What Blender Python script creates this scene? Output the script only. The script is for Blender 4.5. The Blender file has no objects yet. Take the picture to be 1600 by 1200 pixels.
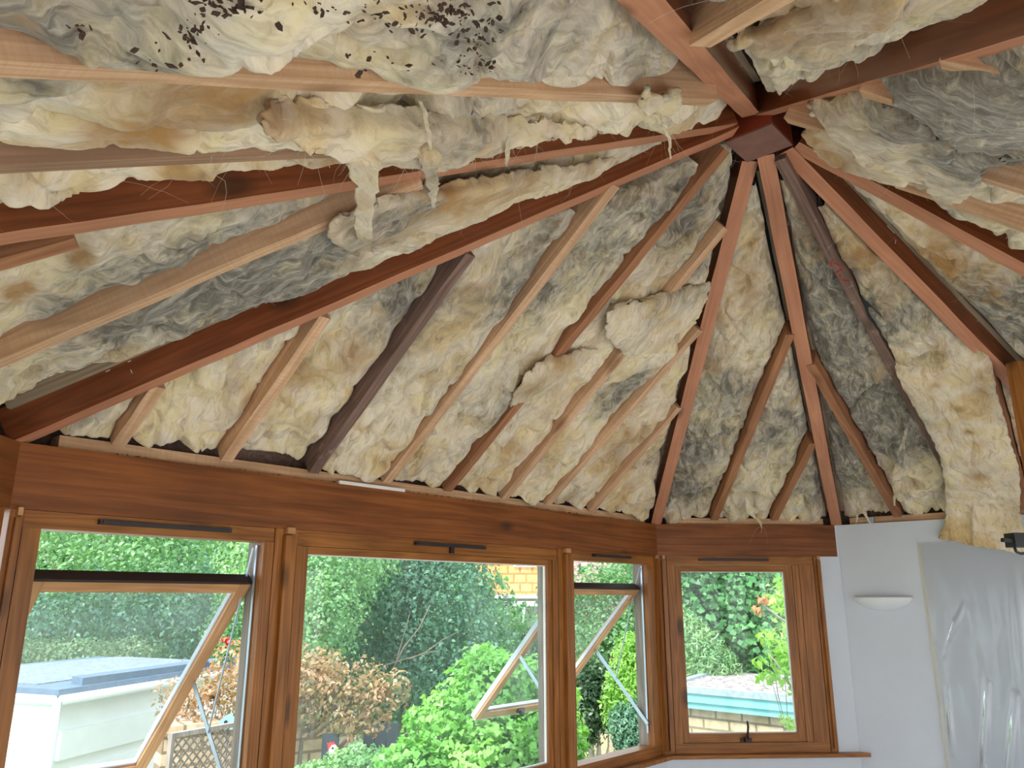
import bpy, bmesh, math, random
import numpy as np
from mathutils import Vector, Matrix

# ------------------------------------------------------------------ camera, sky, exposure
SC = bpy.context.scene
COL = SC.collection
EYE = 1.65                                  # camera height above the room floor
F, PITCH, CX, CY = 1240.0, math.radians(15.1), 803.0, 600.0
cam_data = bpy.data.cameras.new('camera')
cam_data.sensor_fit = 'HORIZONTAL'
cam_data.sensor_width = 36.0
cam_data.lens = F / 1600 * 36
cam_data.shift_x = -3 / 1600
cam_data.clip_start = 0.02
cam_data.clip_end = 300
cam = bpy.data.objects.new('camera', cam_data)
COL.objects.link(cam)
cam.location = (0, 0, EYE)
cam.rotation_euler = (math.radians(90) + PITCH, 0, 0)
SC.camera = cam

world = bpy.data.worlds.new('overcast_sky')
SC.world = world
world.use_nodes = True
wn, wl = world.node_tree.nodes, world.node_tree.links
wn.clear()
w_out = wn.new('ShaderNodeOutputWorld')
w_bg = wn.new('ShaderNodeBackground')
w_ramp = wn.new('ShaderNodeValToRGB')
w_sep = wn.new('ShaderNodeSeparateXYZ')
w_tc = wn.new('ShaderNodeTexCoord')
w_ramp.color_ramp.elements[0].position = 0.0
w_ramp.color_ramp.elements[0].color = (0.95, 0.975, 1.0, 1)
w_ramp.color_ramp.elements[1].position = 0.7
w_ramp.color_ramp.elements[1].color = (0.76, 0.87, 1.0, 1)
wl.new(w_tc.outputs['Generated'], w_sep.inputs[0])
wl.new(w_sep.outputs['Z'], w_ramp.inputs['Fac'])
wl.new(w_ramp.outputs['Color'], w_bg.inputs['Color'])
w_bg.inputs['Strength'].default_value = 1.0
wl.new(w_bg.outputs[0], w_out.inputs['Surface'])

sun_data = bpy.data.lights.new('hazy_sun', 'SUN')
sun_data.energy = 2.4
sun_data.angle = math.radians(12)
sun_data.color = (1.0, 0.96, 0.88)
sun = bpy.data.objects.new('hazy_sun', sun_data)
COL.objects.link(sun)
sun.location = (-6, -8, 14)
sun.rotation_euler = (math.radians(38), 0, math.radians(-35))   # high, from behind the house

SC.view_settings.view_transform = 'Standard'
SC.view_settings.look = 'None'
SC.view_settings.gamma = 1
SC.view_settings.use_curve_mapping = False
SC.view_settings.exposure = 1.6
SC.cycles.max_bounces = 8
SC.cycles.diffuse_bounces = 5
SC.cycles.glossy_bounces = 3
SC.cycles.transmission_bounces = 4
SC.cycles.transparent_max_bounces = 12
SC.cycles.sample_clamp_indirect = 6
SC.cycles.use_denoising = True

random.seed(11)
RNG = np.random.default_rng(11)

# ------------------------------------------------------------------ survey: points of the photo as rays, planes of the room
CT, ST = math.cos(PITCH), math.sin(PITCH)
ORG = np.array([0, 0, EYE])
def ray(x, y):
    u = (x - CX) / F; v = (CY - y) / F
    return np.array([u, CT - v * ST, ST + v * CT])
def at_z(x, y, z):
    r = ray(x, y); return ORG + r * ((z - EYE) / r[2])
def at_depth(x, y, depth):
    r = ray(x, y); return ORG + r * (depth / r[1])
def at_plane(x, y, P, n, off=0.0):
    r = ray(x, y); k = ((np.asarray(P) + n * off - ORG) @ n) / (r @ n); return ORG + r * k
def comp(a):
    a = math.radians(a); return np.array([math.sin(a), math.cos(a), 0.0])
PLATE = EYE + 0.475
HUBZ = EYE + 1.75
def V(x, y): return np.array([x, y, PLATE])
V1, V2, V3, V4 = V(-1.468, 1.221), V(-1.555, 2.463), V(0.945, 5.339), V(2.179, 5.425)
V5, V6, V7, V8 = V(3.394, 4.369), V(3.482, 3.106), V(1.021, 0.275), V(-0.234, 0.148)
VS = [V1, V2, V3, V4, V5, V6, V7, V8]
HUB = np.array([0.977, 2.805, HUBZ])
UP = np.array([0, 0, 1.0])

class Facet:
    """One roof slope: through two wall corners and the hub. u along the wall, v up the slope, n out of the roof."""
    def __init__(s, A, B):
        s.A, s.B = A, B
        s.L = np.linalg.norm(B - A)
        s.u = (B - A) / s.L
        n = np.cross(s.u, HUB - A); n /= np.linalg.norm(n)
        if n[2] < 0: n = -n
        s.n = n
        s.v = np.cross(n, s.u)
        if s.v[2] < 0: s.v = -s.v
        s.hub = s.uv(HUB)
    def uv(s, P):
        d = P - s.A; return np.array([d @ s.u, d @ s.v])
    def px(s, x, y, off=0.0): return at_plane(x, y, s.A, s.n, off)
    def pt(s, u, v, w=0.0): return s.A + s.u * u + s.v * v + s.n * w
FACETS = {k: Facet(VS[i], VS[(i + 1) % 8]) for i, k in enumerate(['left', 'long', 'single', 'white', 'right', 'backlong', 'back', 'topleft'])}

# ------------------------------------------------------------------ object helpers
def tag(o, label=None, cat=None, group=None, kind=None):
    if label: o['label'] = label
    if cat: o['category'] = cat
    if group: o['group'] = group
    if kind: o['kind'] = kind
    return o
def empty(name, loc=(0, 0, 0), **k):
    o = bpy.data.objects.new(name, None); COL.objects.link(o)
    o.location = loc; o.empty_display_size = 0.05
    return tag(o, **k)
def link(name, me, mat, parent=None, M=None, smooth=False):
    o = bpy.data.objects.new(name, me); COL.objects.link(o)
    if mat is not None: me.materials.append(mat)
    if smooth:
        me.polygons.foreach_set('use_smooth', [True] * len(me.polygons))
    if M is not None: o.matrix_world = M
    if parent is not None:
        pm = WM.get(parent.name, parent.matrix_basis)
        o.parent = parent
        o.matrix_parent_inverse = pm.inverted()
    WM[o.name] = M if M is not None else Matrix()
    return o
WM = {}
def bm_obj(name, bm, mat, parent=None, M=None, smooth=False, bevel=0.0):
    if bevel:
        bmesh.ops.bevel(bm, geom=[e for e in bm.edges if e.is_manifold and e.calc_face_angle(0) > 0.6], offset=bevel, segments=2, affect='EDGES', clamp_overlap=True)
    bmesh.ops.recalc_face_normals(bm, faces=bm.faces)
    me = bpy.data.meshes.new(name); bm.to_mesh(me); bm.free()
    return link(name, me, mat, parent, M, smooth)
def raw_obj(name, verts, faces, mat, parent=None, M=None, smooth=True):
    me = bpy.data.meshes.new(name)
    me.from_pydata([tuple(map(float, v)) for v in verts], [], [tuple(map(int, f)) for f in faces])
    me.update()
    return link(name, me, mat, parent, M, smooth)
def box(bm, x0, x1, y0, y1, z0, z1):
    vs = [bm.verts.new(p) for p in ((x0, y0, z0), (x1, y0, z0), (x1, y1, z0), (x0, y1, z0), (x0, y0, z1), (x1, y0, z1), (x1, y1, z1), (x0, y1, z1))]
    for f in ((3, 2, 1, 0), (4, 5, 6, 7), (0, 1, 5, 4), (1, 2, 6, 5), (2, 3, 7, 6), (3, 0, 4, 7)):
        bm.faces.new([vs[i] for i in f])
def prism(bm, pts, z0, z1):
    a = [bm.verts.new((p[0], p[1], z0)) for p in pts]; b = [bm.verts.new((p[0], p[1], z1)) for p in pts]
    n = len(pts)
    bm.faces.new(a[::-1]); bm.faces.new(b)
    for i in range(n): bm.faces.new((a[i], a[(i + 1) % n], b[(i + 1) % n], b[i]))
def tube(bm, pts, radii, seg=8):
    rings = []
    pts = [Vector(p) for p in pts]
    for i, p in enumerate(pts):
        d = (pts[min(i + 1, len(pts) - 1)] - pts[max(i - 1, 0)]).normalized()
        a = d.orthogonal().normalized() if i == 0 else (prev - d * prev.dot(d)).normalized()
        prev = a
        b = d.cross(a)
        r = radii[i] if hasattr(radii, '__len__') else radii
        rings.append([bm.verts.new(p + (a * math.cos(t) + b * math.sin(t)) * r) for t in [2 * math.pi * k / seg for k in range(seg)]])
    for i in range(len(rings) - 1):
        for k in range(seg):
            bm.faces.new((rings[i][k], rings[i][(k + 1) % seg], rings[i + 1][(k + 1) % seg], rings[i + 1][k]))
    bm.faces.new(rings[0][::-1]); bm.faces.new(rings[-1])
def frame_M(origin, x, z):
    """matrix with local x along x, local z close to z"""
    x = Vector(x).normalized(); z = Vector(z); z = (z - x * z.dot(x)).normalized(); y = z.cross(x)
    M = Matrix.Identity(4)
    for i, a in enumerate((x, y, z)): M.col[i][:3] = a
    M.col[3][:3] = Vector(origin)
    return M

# ------------------------------------------------------------------ noise
_P = np.random.default_rng(5).permutation(256); _P = np.concatenate([_P, _P, _P])
_G = np.random.default_rng(6).normal(size=(256, 3)); _G /= np.linalg.norm(_G, axis=1)[:, None]
def perlin(p):
    p = np.asarray(p, float); i = np.floor(p).astype(int); f = p - i; i &= 255
    w = f * f * f * (f * (f * 6 - 15) + 10)
    out = 0
    for dx in (0, 1):
        for dy in (0, 1):
            for dz in (0, 1):
                h = _P[_P[_P[i[:, 0] + dx] + i[:, 1] + dy] + i[:, 2] + dz]
                g = _G[h]
                d = (f[:, 0] - dx) * g[:, 0] + (f[:, 1] - dy) * g[:, 1] + (f[:, 2] - dz) * g[:, 2]
                out = out + d * (w[:, 0] if dx else 1 - w[:, 0]) * (w[:, 1] if dy else 1 - w[:, 1]) * (w[:, 2] if dz else 1 - w[:, 2])
    return out * 1.5
def fbm(p, octaves=4, gain=0.5):
    s = 0; a = 1; t = 0
    for k in range(octaves):
        s = s + a * perlin(p * 2 ** k + k * 17.3); t += a; a *= gain
    return s / t
def billow(p, octaves=3, gain=0.5):
    s = 0; a = 1; t = 0
    for k in range(octaves):
        s = s + a * np.abs(perlin(p * 2 ** k + k * 9.1)); t += a; a *= gain
    return s / t

# ------------------------------------------------------------------ materials
def mat(name):
    m = bpy.data.materials.new(name); m.use_nodes = True
    n, l = m.node_tree.nodes, m.node_tree.links
    b = n['Principled BSDF']
    return m, n, l, b
def ramp(n, stops):
    r = n.new('ShaderNodeValToRGB')
    e = r.color_ramp.elements
    while len(e) < len(stops): e.new(0.5)
    for k, (p, c) in enumerate(stops):
        e[k].position = p; e[k].color = (*c, 1)
    return r
def mixc(n, l, fac, a, b, mode='MIX'):
    m = n.new('ShaderNodeMix'); m.data_type = 'RGBA'; m.blend_type = mode
    for sock, v in ((m.inputs[0], fac), (m.inputs[6], a), (m.inputs[7], b)):
        if hasattr(v, 'is_linked'): l.new(v, sock)
        elif isinstance(v, (int, float)): sock.default_value = v
        else: sock.default_value = (*v, 1)
    return m.outputs[2]
def noise(n, l, vec, scale, detail=4, rough=0.55, dist=0.0):
    t = n.new('ShaderNodeTexNoise')
    t.inputs['Scale'].default_value = scale; t.inputs['Detail'].default_value = detail
    t.inputs['Roughness'].default_value = rough; t.inputs['Distortion'].default_value = dist
    if vec is not None: l.new(vec, t.inputs['Vector'])
    return t
def mapped(n, l, scale=(1, 1, 1), coord='Object', rot=(0, 0, 0)):
    tc = n.new('ShaderNodeTexCoord'); mp = n.new('ShaderNodeMapping')
    mp.inputs['Scale'].default_value = scale; mp.inputs['Rotation'].default_value = rot
    l.new(tc.outputs[coord], mp.inputs['Vector']); return mp.outputs[0]
def mathn(n, l, op, a, b=None, c=None, clamp=False):
    m = n.new('ShaderNodeMath'); m.operation = op; m.use_clamp = clamp
    for k, v in enumerate((a, b, c)):
        if v is None: continue
        if hasattr(v, 'is_linked'): l.new(v, m.inputs[k])
        else: m.inputs[k].default_value = v
    return m.outputs[0]
def bump(n, l, b, height, strength=0.3, dist=0.01):
    bp = n.new('ShaderNodeBump'); bp.inputs['Strength'].default_value = strength; bp.inputs['Distance'].default_value = dist
    l.new(height, bp.inputs['Height']); l.new(bp.outputs[0], b.inputs['Normal'])
def wood(name, dark, light, rough=0.4, grain=1.0, knots=(0.05, 0.02, 0.01), knot_amt=1.0, coat=0.0, axis=0, sawn=0.0, wear=None):
    m, n, l, b = mat(name)
    sc = [22, 22, 22]; sc[axis] = 1.1
    info = n.new('ShaderNodeObjectInfo')
    tc = n.new('ShaderNodeTexCoord'); add = n.new('ShaderNodeVectorMath'); add.operation = 'MULTIPLY_ADD'
    add.inputs[1].default_value = (1, 1, 1)
    comb = n.new('ShaderNodeCombineXYZ')
    r50 = mathn(n, l, 'MULTIPLY', info.outputs['Random'], 50.0)
    for k in range(3): l.new(r50, comb.inputs[k])
    l.new(tc.outputs['Object'], add.inputs[0]); l.new(comb.outputs[0], add.inputs[2])
    mp = n.new('ShaderNodeMapping'); mp.inputs['Scale'].default_value = sc
    l.new(add.outputs[0], mp.inputs['Vector'])
    warp = noise(n, l, mp.outputs[0], 0.5, 3, 0.5, 0.4)
    rings = mathn(n, l, 'FRACT', mathn(n, l, 'MULTIPLY', warp.outputs[0], 14.0 * grain))
    tri = mathn(n, l, 'ABSOLUTE', mathn(n, l, 'SUBTRACT', rings, 0.5))
    fine = noise(n, l, mp.outputs[0], 3.0, 5, 0.6)
    fac = mathn(n, l, 'ADD', mathn(n, l, 'MULTIPLY', tri, 0.7), mathn(n, l, 'MULTIPLY', fine.outputs[0], 0.65), clamp=True)
    r = ramp(n, [(0.12, dark), (0.75, light)]); l.new(fac, r.inputs[0])
    # knots
    mk = n.new('ShaderNodeMapping'); ks = [4.5, 4.5, 4.5]; ks[axis] = 2.2; mk.inputs['Scale'].default_value = ks
    l.new(add.outputs[0], mk.inputs['Vector'])
    vo = n.new('ShaderNodeTexVoronoi'); vo.inputs['Scale'].default_value = 1.0
    l.new(mk.outputs[0], vo.inputs['Vector'])
    kr = ramp(n, [(0.07, (1, 1, 1)), (0.17, (0, 0, 0))]); l.new(vo.outputs['Distance'], kr.inputs[0])
    kf = mathn(n, l, 'MULTIPLY', kr.outputs[0], 0.85 * knot_amt)
    c = mixc(n, l, kf, r.outputs[0], knots)
    big = noise(n, l, add.outputs[0], 2.3, 3)
    tone = ramp(n, [(0.3, (0.78, 0.78, 0.78)), (0.7, (1.12, 1.12, 1.12))]); l.new(big.outputs[0], tone.inputs[0])
    c = mixc(n, l, 1.0, c, tone.outputs[0], 'MULTIPLY')
    if wear:
        wn_ = noise(n, l, add.outputs[0], 9, 6, 0.7); wr = ramp(n, [(0.60, (0, 0, 0)), (0.70, (1, 1, 1))]); l.new(wn_.outputs[0], wr.inputs[0])
        c = mixc(n, l, mathn(n, l, 'MULTIPLY', wr.outputs[0], 0.6), c, wear)
    if sawn:
        ms = n.new('ShaderNodeMapping'); s2 = [8, 8, 8]; s2[axis] = 160; ms.inputs['Scale'].default_value = s2
        ms.inputs['Rotation'].default_value = (0, 0.0, 0.35)
        l.new(add.outputs[0], ms.inputs['Vector'])
        sw = noise(n, l, ms.outputs[0], 1.0, 2)
        c = mixc(n, l, mathn(n, l, 'MULTIPLY', mathn(n, l, 'SUBTRACT', sw.outputs[0], 0.35, clamp=True), sawn), c, dark)
    l.new(c, b.inputs['Base Color'])
    b.inputs['Roughness'].default_value = rough; b.inputs['Specular IOR Level'].default_value = 0.3
    if coat:
        b.inputs['Coat Weight'].default_value = coat; b.inputs['Coat Roughness'].default_value = 0.22
    bump(n, l, b, fac, 0.12, 0.004)
    return m
def plain(name, color, rough=0.6, metal=0.0, var=0.12, scale=6.0, bumps=0.1, spec=None):
    m, n, l, b = mat(name)
    t = noise(n, l, mapped(n, l), scale, 6, 0.6)
    r = ramp(n, [(0.3, tuple(max(0, c * (1 - var)) for c in color)), (0.7, tuple(min(1, c * (1 + var)) for c in color))])
    l.new(t.outputs[0], r.inputs[0]); l.new(r.outputs[0], b.inputs['Base Color'])
    b.inputs['Roughness'].default_value = rough; b.inputs['Metallic'].default_value = metal
    if spec is not None: b.inputs['Specular IOR Level'].default_value = spec
    if bumps: bump(n, l, b, t.outputs[0], bumps, 0.01)
    return m
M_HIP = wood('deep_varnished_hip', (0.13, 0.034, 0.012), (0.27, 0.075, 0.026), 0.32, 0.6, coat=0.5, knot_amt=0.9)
M_HIPUNDER = wood('pale_hip_underside', (0.46, 0.178, 0.092), (0.60, 0.27, 0.155), 0.5, 0.6, coat=0.1, knot_amt=0.8)
M_BATTEN = wood('grey_unfinished_softwood', (0.19, 0.14, 0.09), (0.40, 0.31, 0.21), 0.75, 0.7, knot_amt=0.2)
M_BROWN = wood('dull_brown_softwood', (0.25, 0.14, 0.08), (0.47, 0.28, 0.18), 0.75, 0.7, knot_amt=0.4, sawn=0.5)
M_SAWN = wood('sawn_softwood', (0.46, 0.25, 0.125), (0.79, 0.51, 0.32), 0.7, 0.7, knots=(0.20, 0.075, 0.03), knot_amt=0.75, sawn=0.9)
M_DARKSAWN = wood('old_grey_brown_softwood', (0.11, 0.065, 0.05), (0.27, 0.165, 0.13), 0.8, 0.8, knots=(0.05, 0.03, 0.02), knot_amt=0.6, wear=(0.45, 0.36, 0.30))
M_PINKSAWN = wood('reddish_softwood', (0.24, 0.10, 0.05), (0.47, 0.21, 0.10), 0.7, 0.8, knot_amt=0.8)
M_BEAM = wood('varnished_pine_beam', (0.115, 0.031, 0.007), (0.31, 0.100, 0.025), 0.42, 0.45, coat=0.08, knot_amt=1.0)
M_FRAME = wood('varnished_pine_frame', (0.165, 0.052, 0.009), (0.42, 0.160, 0.034), 0.42, 0.7, coat=0.08, axis=2, knot_amt=0.9)
M_FRAMEX = wood('varnished_pine_rail', (0.165, 0.052, 0.009), (0.42, 0.160, 0.034), 0.42, 0.7, coat=0.08, axis=0, knot_amt=0.6)
M_SASH = wood('pale_pine_sash', (0.42, 0.19, 0.075), (0.66, 0.36, 0.17), 0.4, 0.7, coat=0.2, axis=0, knot_amt=0.5)
M_WEATHER = wood('weathered_grey_timber', (0.16, 0.14, 0.12), (0.36, 0.32, 0.28), 0.85, 1.0, axis=2, knot_amt=0.2)
M_HUB = plain('dull_red_painted_block', (0.22, 0.10, 0.075), 0.5, var=0.2, scale=14)
M_HUBSIDE = plain('glossy_dark_red_block', (0.22, 0.035, 0.015), 0.3, var=0.2)
M_VENT = plain('brown_plastic', (0.028, 0.020, 0.022), 0.45)
M_METAL = plain('galvanised_stay', (0.42, 0.52, 0.62), 0.35, metal=0.6, var=0.08)
M_BLACK = plain('black_plastic', (0.012, 0.013, 0.015), 0.4)
M_IRON = plain('dark_bronze_metal', (0.045, 0.025, 0.022), 0.4, metal=0.5)
M_WALL = plain('white_emulsion', (0.69, 0.735, 0.80), 0.7, var=0.03, scale=3, bumps=0.03)
M_SCONCE = plain('white_plaster', (0.84, 0.86, 0.88), 0.5, var=0.02, bumps=0.02)
M_DECK = plain('dark_roofing_felt', (0.05, 0.048, 0.045), 0.9, var=0.3)
M_FLOOR = wood('pale_bounce_floor', (0.56, 0.52, 0.46), (0.74, 0.70, 0.64), 0.45, 0.6, knot_amt=0.2)
M_CHIP = plain('white_paint_flake', (0.85, 0.84, 0.82), 0.6, var=0.05)
M_TAPE = plain('cream_masking_tape', (0.72, 0.70, 0.58), 0.6, var=0.05)

def glass_mat(name, haze=0.05, tint=(0.93, 0.98, 0.97)):
    m = bpy.data.materials.new(name); m.use_nodes = True
    n, l = m.node_tree.nodes, m.node_tree.links
    n.clear()
    o = n.new('ShaderNodeOutputMaterial'); tr = n.new('ShaderNodeBsdfTransparent'); gl = n.new('ShaderNodeBsdfGlossy')
    df = n.new('ShaderNodeBsdfDiffuse'); m1 = n.new('ShaderNodeMixShader'); m2 = n.new('ShaderNodeMixShader'); lwt = n.new('ShaderNodeLayerWeight'); lwt.inputs['Blend'].default_value = 0.5
    tr.inputs[0].default_value = (*tint, 1); gl.inputs['Roughness'].default_value = 0.02; df.inputs[0].default_value = (0.8, 0.87, 0.9, 1)
    fr = mathn(n, l, 'MULTIPLY_ADD', mathn(n, l, 'POWER', lwt.outputs['Facing'], 4.0), 0.4, 0.018)
    sm = noise(n, l, mapped(n, l, (1, 1, 3)), 2.5, 5, 0.6)
    hz = mathn(n, l, 'MULTIPLY', sm.outputs[0], haze * 2)
    l.new(hz, m1.inputs[0]); l.new(tr.outputs[0], m1.inputs[1]); l.new(df.outputs[0], m1.inputs[2])
    l.new(fr, m2.inputs[0]); l.new(m1.outputs[0], m2.inputs[1]); l.new(gl.outputs[0], m2.inputs[2])
    l.new(m2.outputs[0], o.inputs['Surface'])
    return m
M_GLASS = glass_mat('window_glass', 0.04)
M_GLASS_OLD = glass_mat('smeared_window_glass', 0.10)

def wool_mat():
    m, n, l, b = mat('glass_wool')
    dirt = n.new('ShaderNodeAttribute'); dirt.attribute_name = 'dirt'
    tan = n.new('ShaderNodeAttribute'); tan.attribute_name = 'tan'
    flow = n.new('ShaderNodeAttribute'); flow.attribute_name = 'flow'
    co = n.new('ShaderNodeTexCoord').outputs['Object']
    wp = noise(n, l, co, 5, 3)
    va = n.new('ShaderNodeVectorMath'); va.operation = 'MULTIPLY_ADD'; va.inputs[1].default_value = (0.16, 0.16, 0.16)
    l.new(wp.outputs['Color'], va.inputs[0]); l.new(co, va.inputs[2])
    mp = n.new('ShaderNodeMapping'); mp.inputs['Scale'].default_value = (3.0, 0.55, 1.0); mp.inputs['Rotation'].default_value = (0, 0, 0.5)
    l.new(va.outputs[0], mp.inputs['Vector'])
    big = noise(n, l, va.outputs[0], 3.2, 6, 0.62)
    fib = noise(n, l, mp.outputs[0], 15, 7, 0.66, 1.0)
    fib2 = noise(n, l, va.outputs[0], 75, 5, 0.7, 1.4)
    r = ramp(n, [(0.28, (0.60, 0.41, 0.19)), (0.40, (0.85, 0.68, 0.40)), (0.50, (0.96, 0.87, 0.73)), (0.60, (0.92, 0.80, 0.49)), (0.72, (0.99, 0.93, 0.83))])
    l.new(big.outputs[0], r.inputs[0])
    fr = ramp(n, [(0.28, (0.50, 0.43, 0.33)), (0.48, (0.98, 0.95, 0.90)), (0.75, (1.12, 1.11, 1.08))]); l.new(fib.outputs[0], fr.inputs[0])
    c = mixc(n, l, 0.85, r.outputs[0], fr.outputs[0], 'MULTIPLY')
    tn = noise(n, l, va.outputs[0], 9, 5, 0.6)
    tf = mathn(n, l, 'MULTIPLY', tan.outputs['Fac'], mathn(n, l, 'ADD', mathn(n, l, 'MULTIPLY', tn.outputs[0], 1.4), 0.1), clamp=True)
    c = mixc(n, l, tf, c, (0.46, 0.25, 0.08))
    dn = noise(n, l, va.outputs[0], 12, 6, 0.65, 0.5)
    df = mathn(n, l, 'MULTIPLY', dirt.outputs['Fac'], mathn(n, l, 'ADD', mathn(n, l, 'MULTIPLY', dn.outputs[0], 2.3), -0.30), clamp=True)
    gcol = ramp(n, [(0.30, (0.055, 0.05, 0.042)), (0.5, (0.19, 0.175, 0.145)), (0.7, (0.50, 0.455, 0.38))]); l.new(fib.outputs[0], gcol.inputs[0])
    c = mixc(n, l, mathn(n, l, 'MULTIPLY', df, 0.93), c, gcol.outputs[0])
    l.new(c, b.inputs['Base Color'])
    b.inputs['Roughness'].default_value = 0.9; b.inputs['Specular IOR Level'].default_value = 0.15
    b.inputs['Sheen Weight'].default_value = 0.25
    hsum = mathn(n, l, 'ADD', fib.outputs[0], mathn(n, l, 'MULTIPLY', fib2.outputs[0], 0.25))
    bump(n, l, b, hsum, 0.55, 0.009)
    return m
M_WOOL = wool_mat()
def strand_mat():
    m, n, l, b = mat('glass_wool_strand')
    t = noise(n, l, mapped(n, l), 7, 3)
    r = ramp(n, [(0.35, (0.46, 0.42, 0.33)), (0.6, (0.80, 0.74, 0.56))]); l.new(t.outputs[0], r.inputs[0])
    l.new(r.outputs[0], b.inputs['Base Color']); b.inputs['Roughness'].default_value = 0.8
    return m
M_STRAND = strand_mat()

def leaf_mat(name, cols, trans=0.35):
    m = bpy.data.materials.new(name); m.use_nodes = True
    n, l = m.node_tree.nodes, m.node_tree.links
    b = n['Principled BSDF']; o = n['Material Output']
    at = n.new('ShaderNodeAttribute'); at.attribute_name = 'tint'
    r = ramp(n, [(k / max(1, len(cols) - 1), c) for k, c in enumerate(cols)])
    l.new(at.outputs['Fac'], r.inputs[0]); l.new(r.outputs[0], b.inputs['Base Color'])
    b.inputs['Roughness'].default_value = 0.42; b.inputs['Specular IOR Level'].default_value = 0.5
    tr = n.new('ShaderNodeBsdfTranslucent'); mx = n.new('ShaderNodeMixShader'); mx.inputs[0].default_value = trans
    tc_ = mixc(n, l, 1.0, r.outputs[0], (1.3, 1.35, 0.8), 'MULTIPLY'); l.new(tc_, tr.inputs[0])
    l.new(b.outputs[0], mx.inputs[1]); l.new(tr.outputs[0], mx.inputs[2]); l.new(mx.outputs[0], o.inputs['Surface'])
    return m
L_DARK = leaf_mat('dark_blue_green_leaves', [(0.05, 0.13, 0.085), (0.10, 0.24, 0.16), (0.20, 0.38, 0.26)])
L_MID = leaf_mat('mid_green_leaves', [(0.08, 0.20, 0.08), (0.18, 0.37, 0.16), (0.36, 0.56, 0.26)])
L_BRIGHT = leaf_mat('bright_ivy_leaves', [(0.10, 0.28, 0.05), (0.20, 0.48, 0.10), (0.38, 0.64, 0.18)])
L_LIME = leaf_mat('lime_conifer_sprays', [(0.09, 0.26, 0.03), (0.19, 0.42, 0.06), (0.33, 0.58, 0.13)])
L_COPPER = leaf_mat('copper_leaves', [(0.12, 0.17, 0.07), (0.27, 0.25, 0.13), (0.46, 0.27, 0.16), (0.60, 0.42, 0.28)])
L_BAY = leaf_mat('grey_green_bay_leaves', [(0.035, 0.085, 0.04), (0.08, 0.16, 0.08), (0.22, 0.32, 0.18)])
L_HAZEL = leaf_mat('broad_hedge_leaves', [(0.05, 0.18, 0.06), (0.12, 0.34, 0.11), (0.27, 0.53, 0.19)])
L_CREEP = leaf_mat('creeper_leaves', [(0.20, 0.45, 0.06), (0.36, 0.62, 0.10), (0.50, 0.70, 0.18), (0.75, 0.30, 0.14)], 0.45)
L_RED = leaf_mat('red_petals', [(0.7, 0.03, 0.06), (0.85, 0.08, 0.12)])
M_BARK = plain('grey_brown_bark', (0.22, 0.17, 0.13), 0.85, var=0.35, scale=14, bumps=0.4)
M_PALEBARK = plain('pale_bark', (0.42, 0.38, 0.32), 0.85, var=0.3, scale=20, bumps=0.3)

# ------------------------------------------------------------------ room shell
ROOMZ = 0.0
def inset(off):                      # octagon offset outwards by off
    out = []
    for i in range(8):
        A, B, Cc = VS[i - 1], VS[i], VS[(i + 1) % 8]
        d1 = (B - A)[:2] / np.linalg.norm((B - A)[:2]); d2 = (Cc - B)[:2] / np.linalg.norm((Cc - B)[:2])
        n1 = np.array([-d1[1], d1[0]]); n2 = np.array([-d2[1], d2[0]])
        bis = n1 + n2; bis /= np.linalg.norm(bis)
        out.append(B[:2] + bis * off / (bis @ n1))
    return out
bm = bmesh.new(); prism(bm, inset(0.18), -0.12, 0.0)
tag(bm_obj('floor', bm, M_FLOOR), kind='structure')  # unseen floor, kept pale to bounce daylight up to the roof
OUT = inset(0.17)
def wall_local(i):                   # x along the wall, y outwards, z up from the floor
    A, B = VS[i], VS[(i + 1) % 8]
    x = (B - A) / np.linalg.norm(B - A)
    y = np.array([-x[1], x[0], 0])
    M = Matrix.Identity(4)
    for k, a in enumerate((x, y, UP)): M.col[k][:3] = Vector(a)
    M.col[3][:3] = Vector((A[0], A[1], 0))
    return M, np.linalg.norm(B - A)
SILL = EYE - 0.945
HEADZ = EYE + 0.268
def wall_prism(bm, i, y0, y1, z0, z1, e0=0.0, e1=0.0):
    """mitred slab of wall i between two offsets"""
    a, b = inset(y0), inset(y1)
    p = [a[i], a[(i + 1) % 8], b[(i + 1) % 8], b[i]]
    prism(bm, p, z0, z1)
wall_names = ['wall_left', 'wall_front', 'wall_corner', 'wall_right', 'wall_right_side', 'wall_back_right', 'wall_back', 'wall_back_left']
for i, nm in enumerate(wall_names):
    bm = bmesh.new()
    if i == 3: wall_prism(bm, i, 0.0, 0.17, 0, PLATE + 0.0)
    elif i in (1, 2): wall_prism(bm, i, 0.0, 0.17, 0, SILL - 0.012)
    elif i == 6: wall_prism(bm, i, 0.0, 0.17, -0.1, 0.002)        # open to the next room, where the camera stands
    elif i in (4, 7): wall_prism(bm, i, 0.0, 0.17, 0, PLATE)  # unseen walls, filled in solid to cut the light from behind
    else: wall_prism(bm, i, 0.0, 0.17, 0, 0.25)
    if i == 2:                       # white pier between the last frame and the corner
        M, L = wall_local(2); Mi = M
        b2 = bmesh.new(); box(b2, 1.10, L + 0.002, 0.003, 0.17, SILL - 0.012, PLATE)
        b2.transform(M); me_ = bpy.data.meshes.new('t'); b2.to_mesh(me_); b2.free(); bm.from_mesh(me_)
    o = bm_obj(nm, bm, M_WALL); tag(o, kind='structure')
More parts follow.
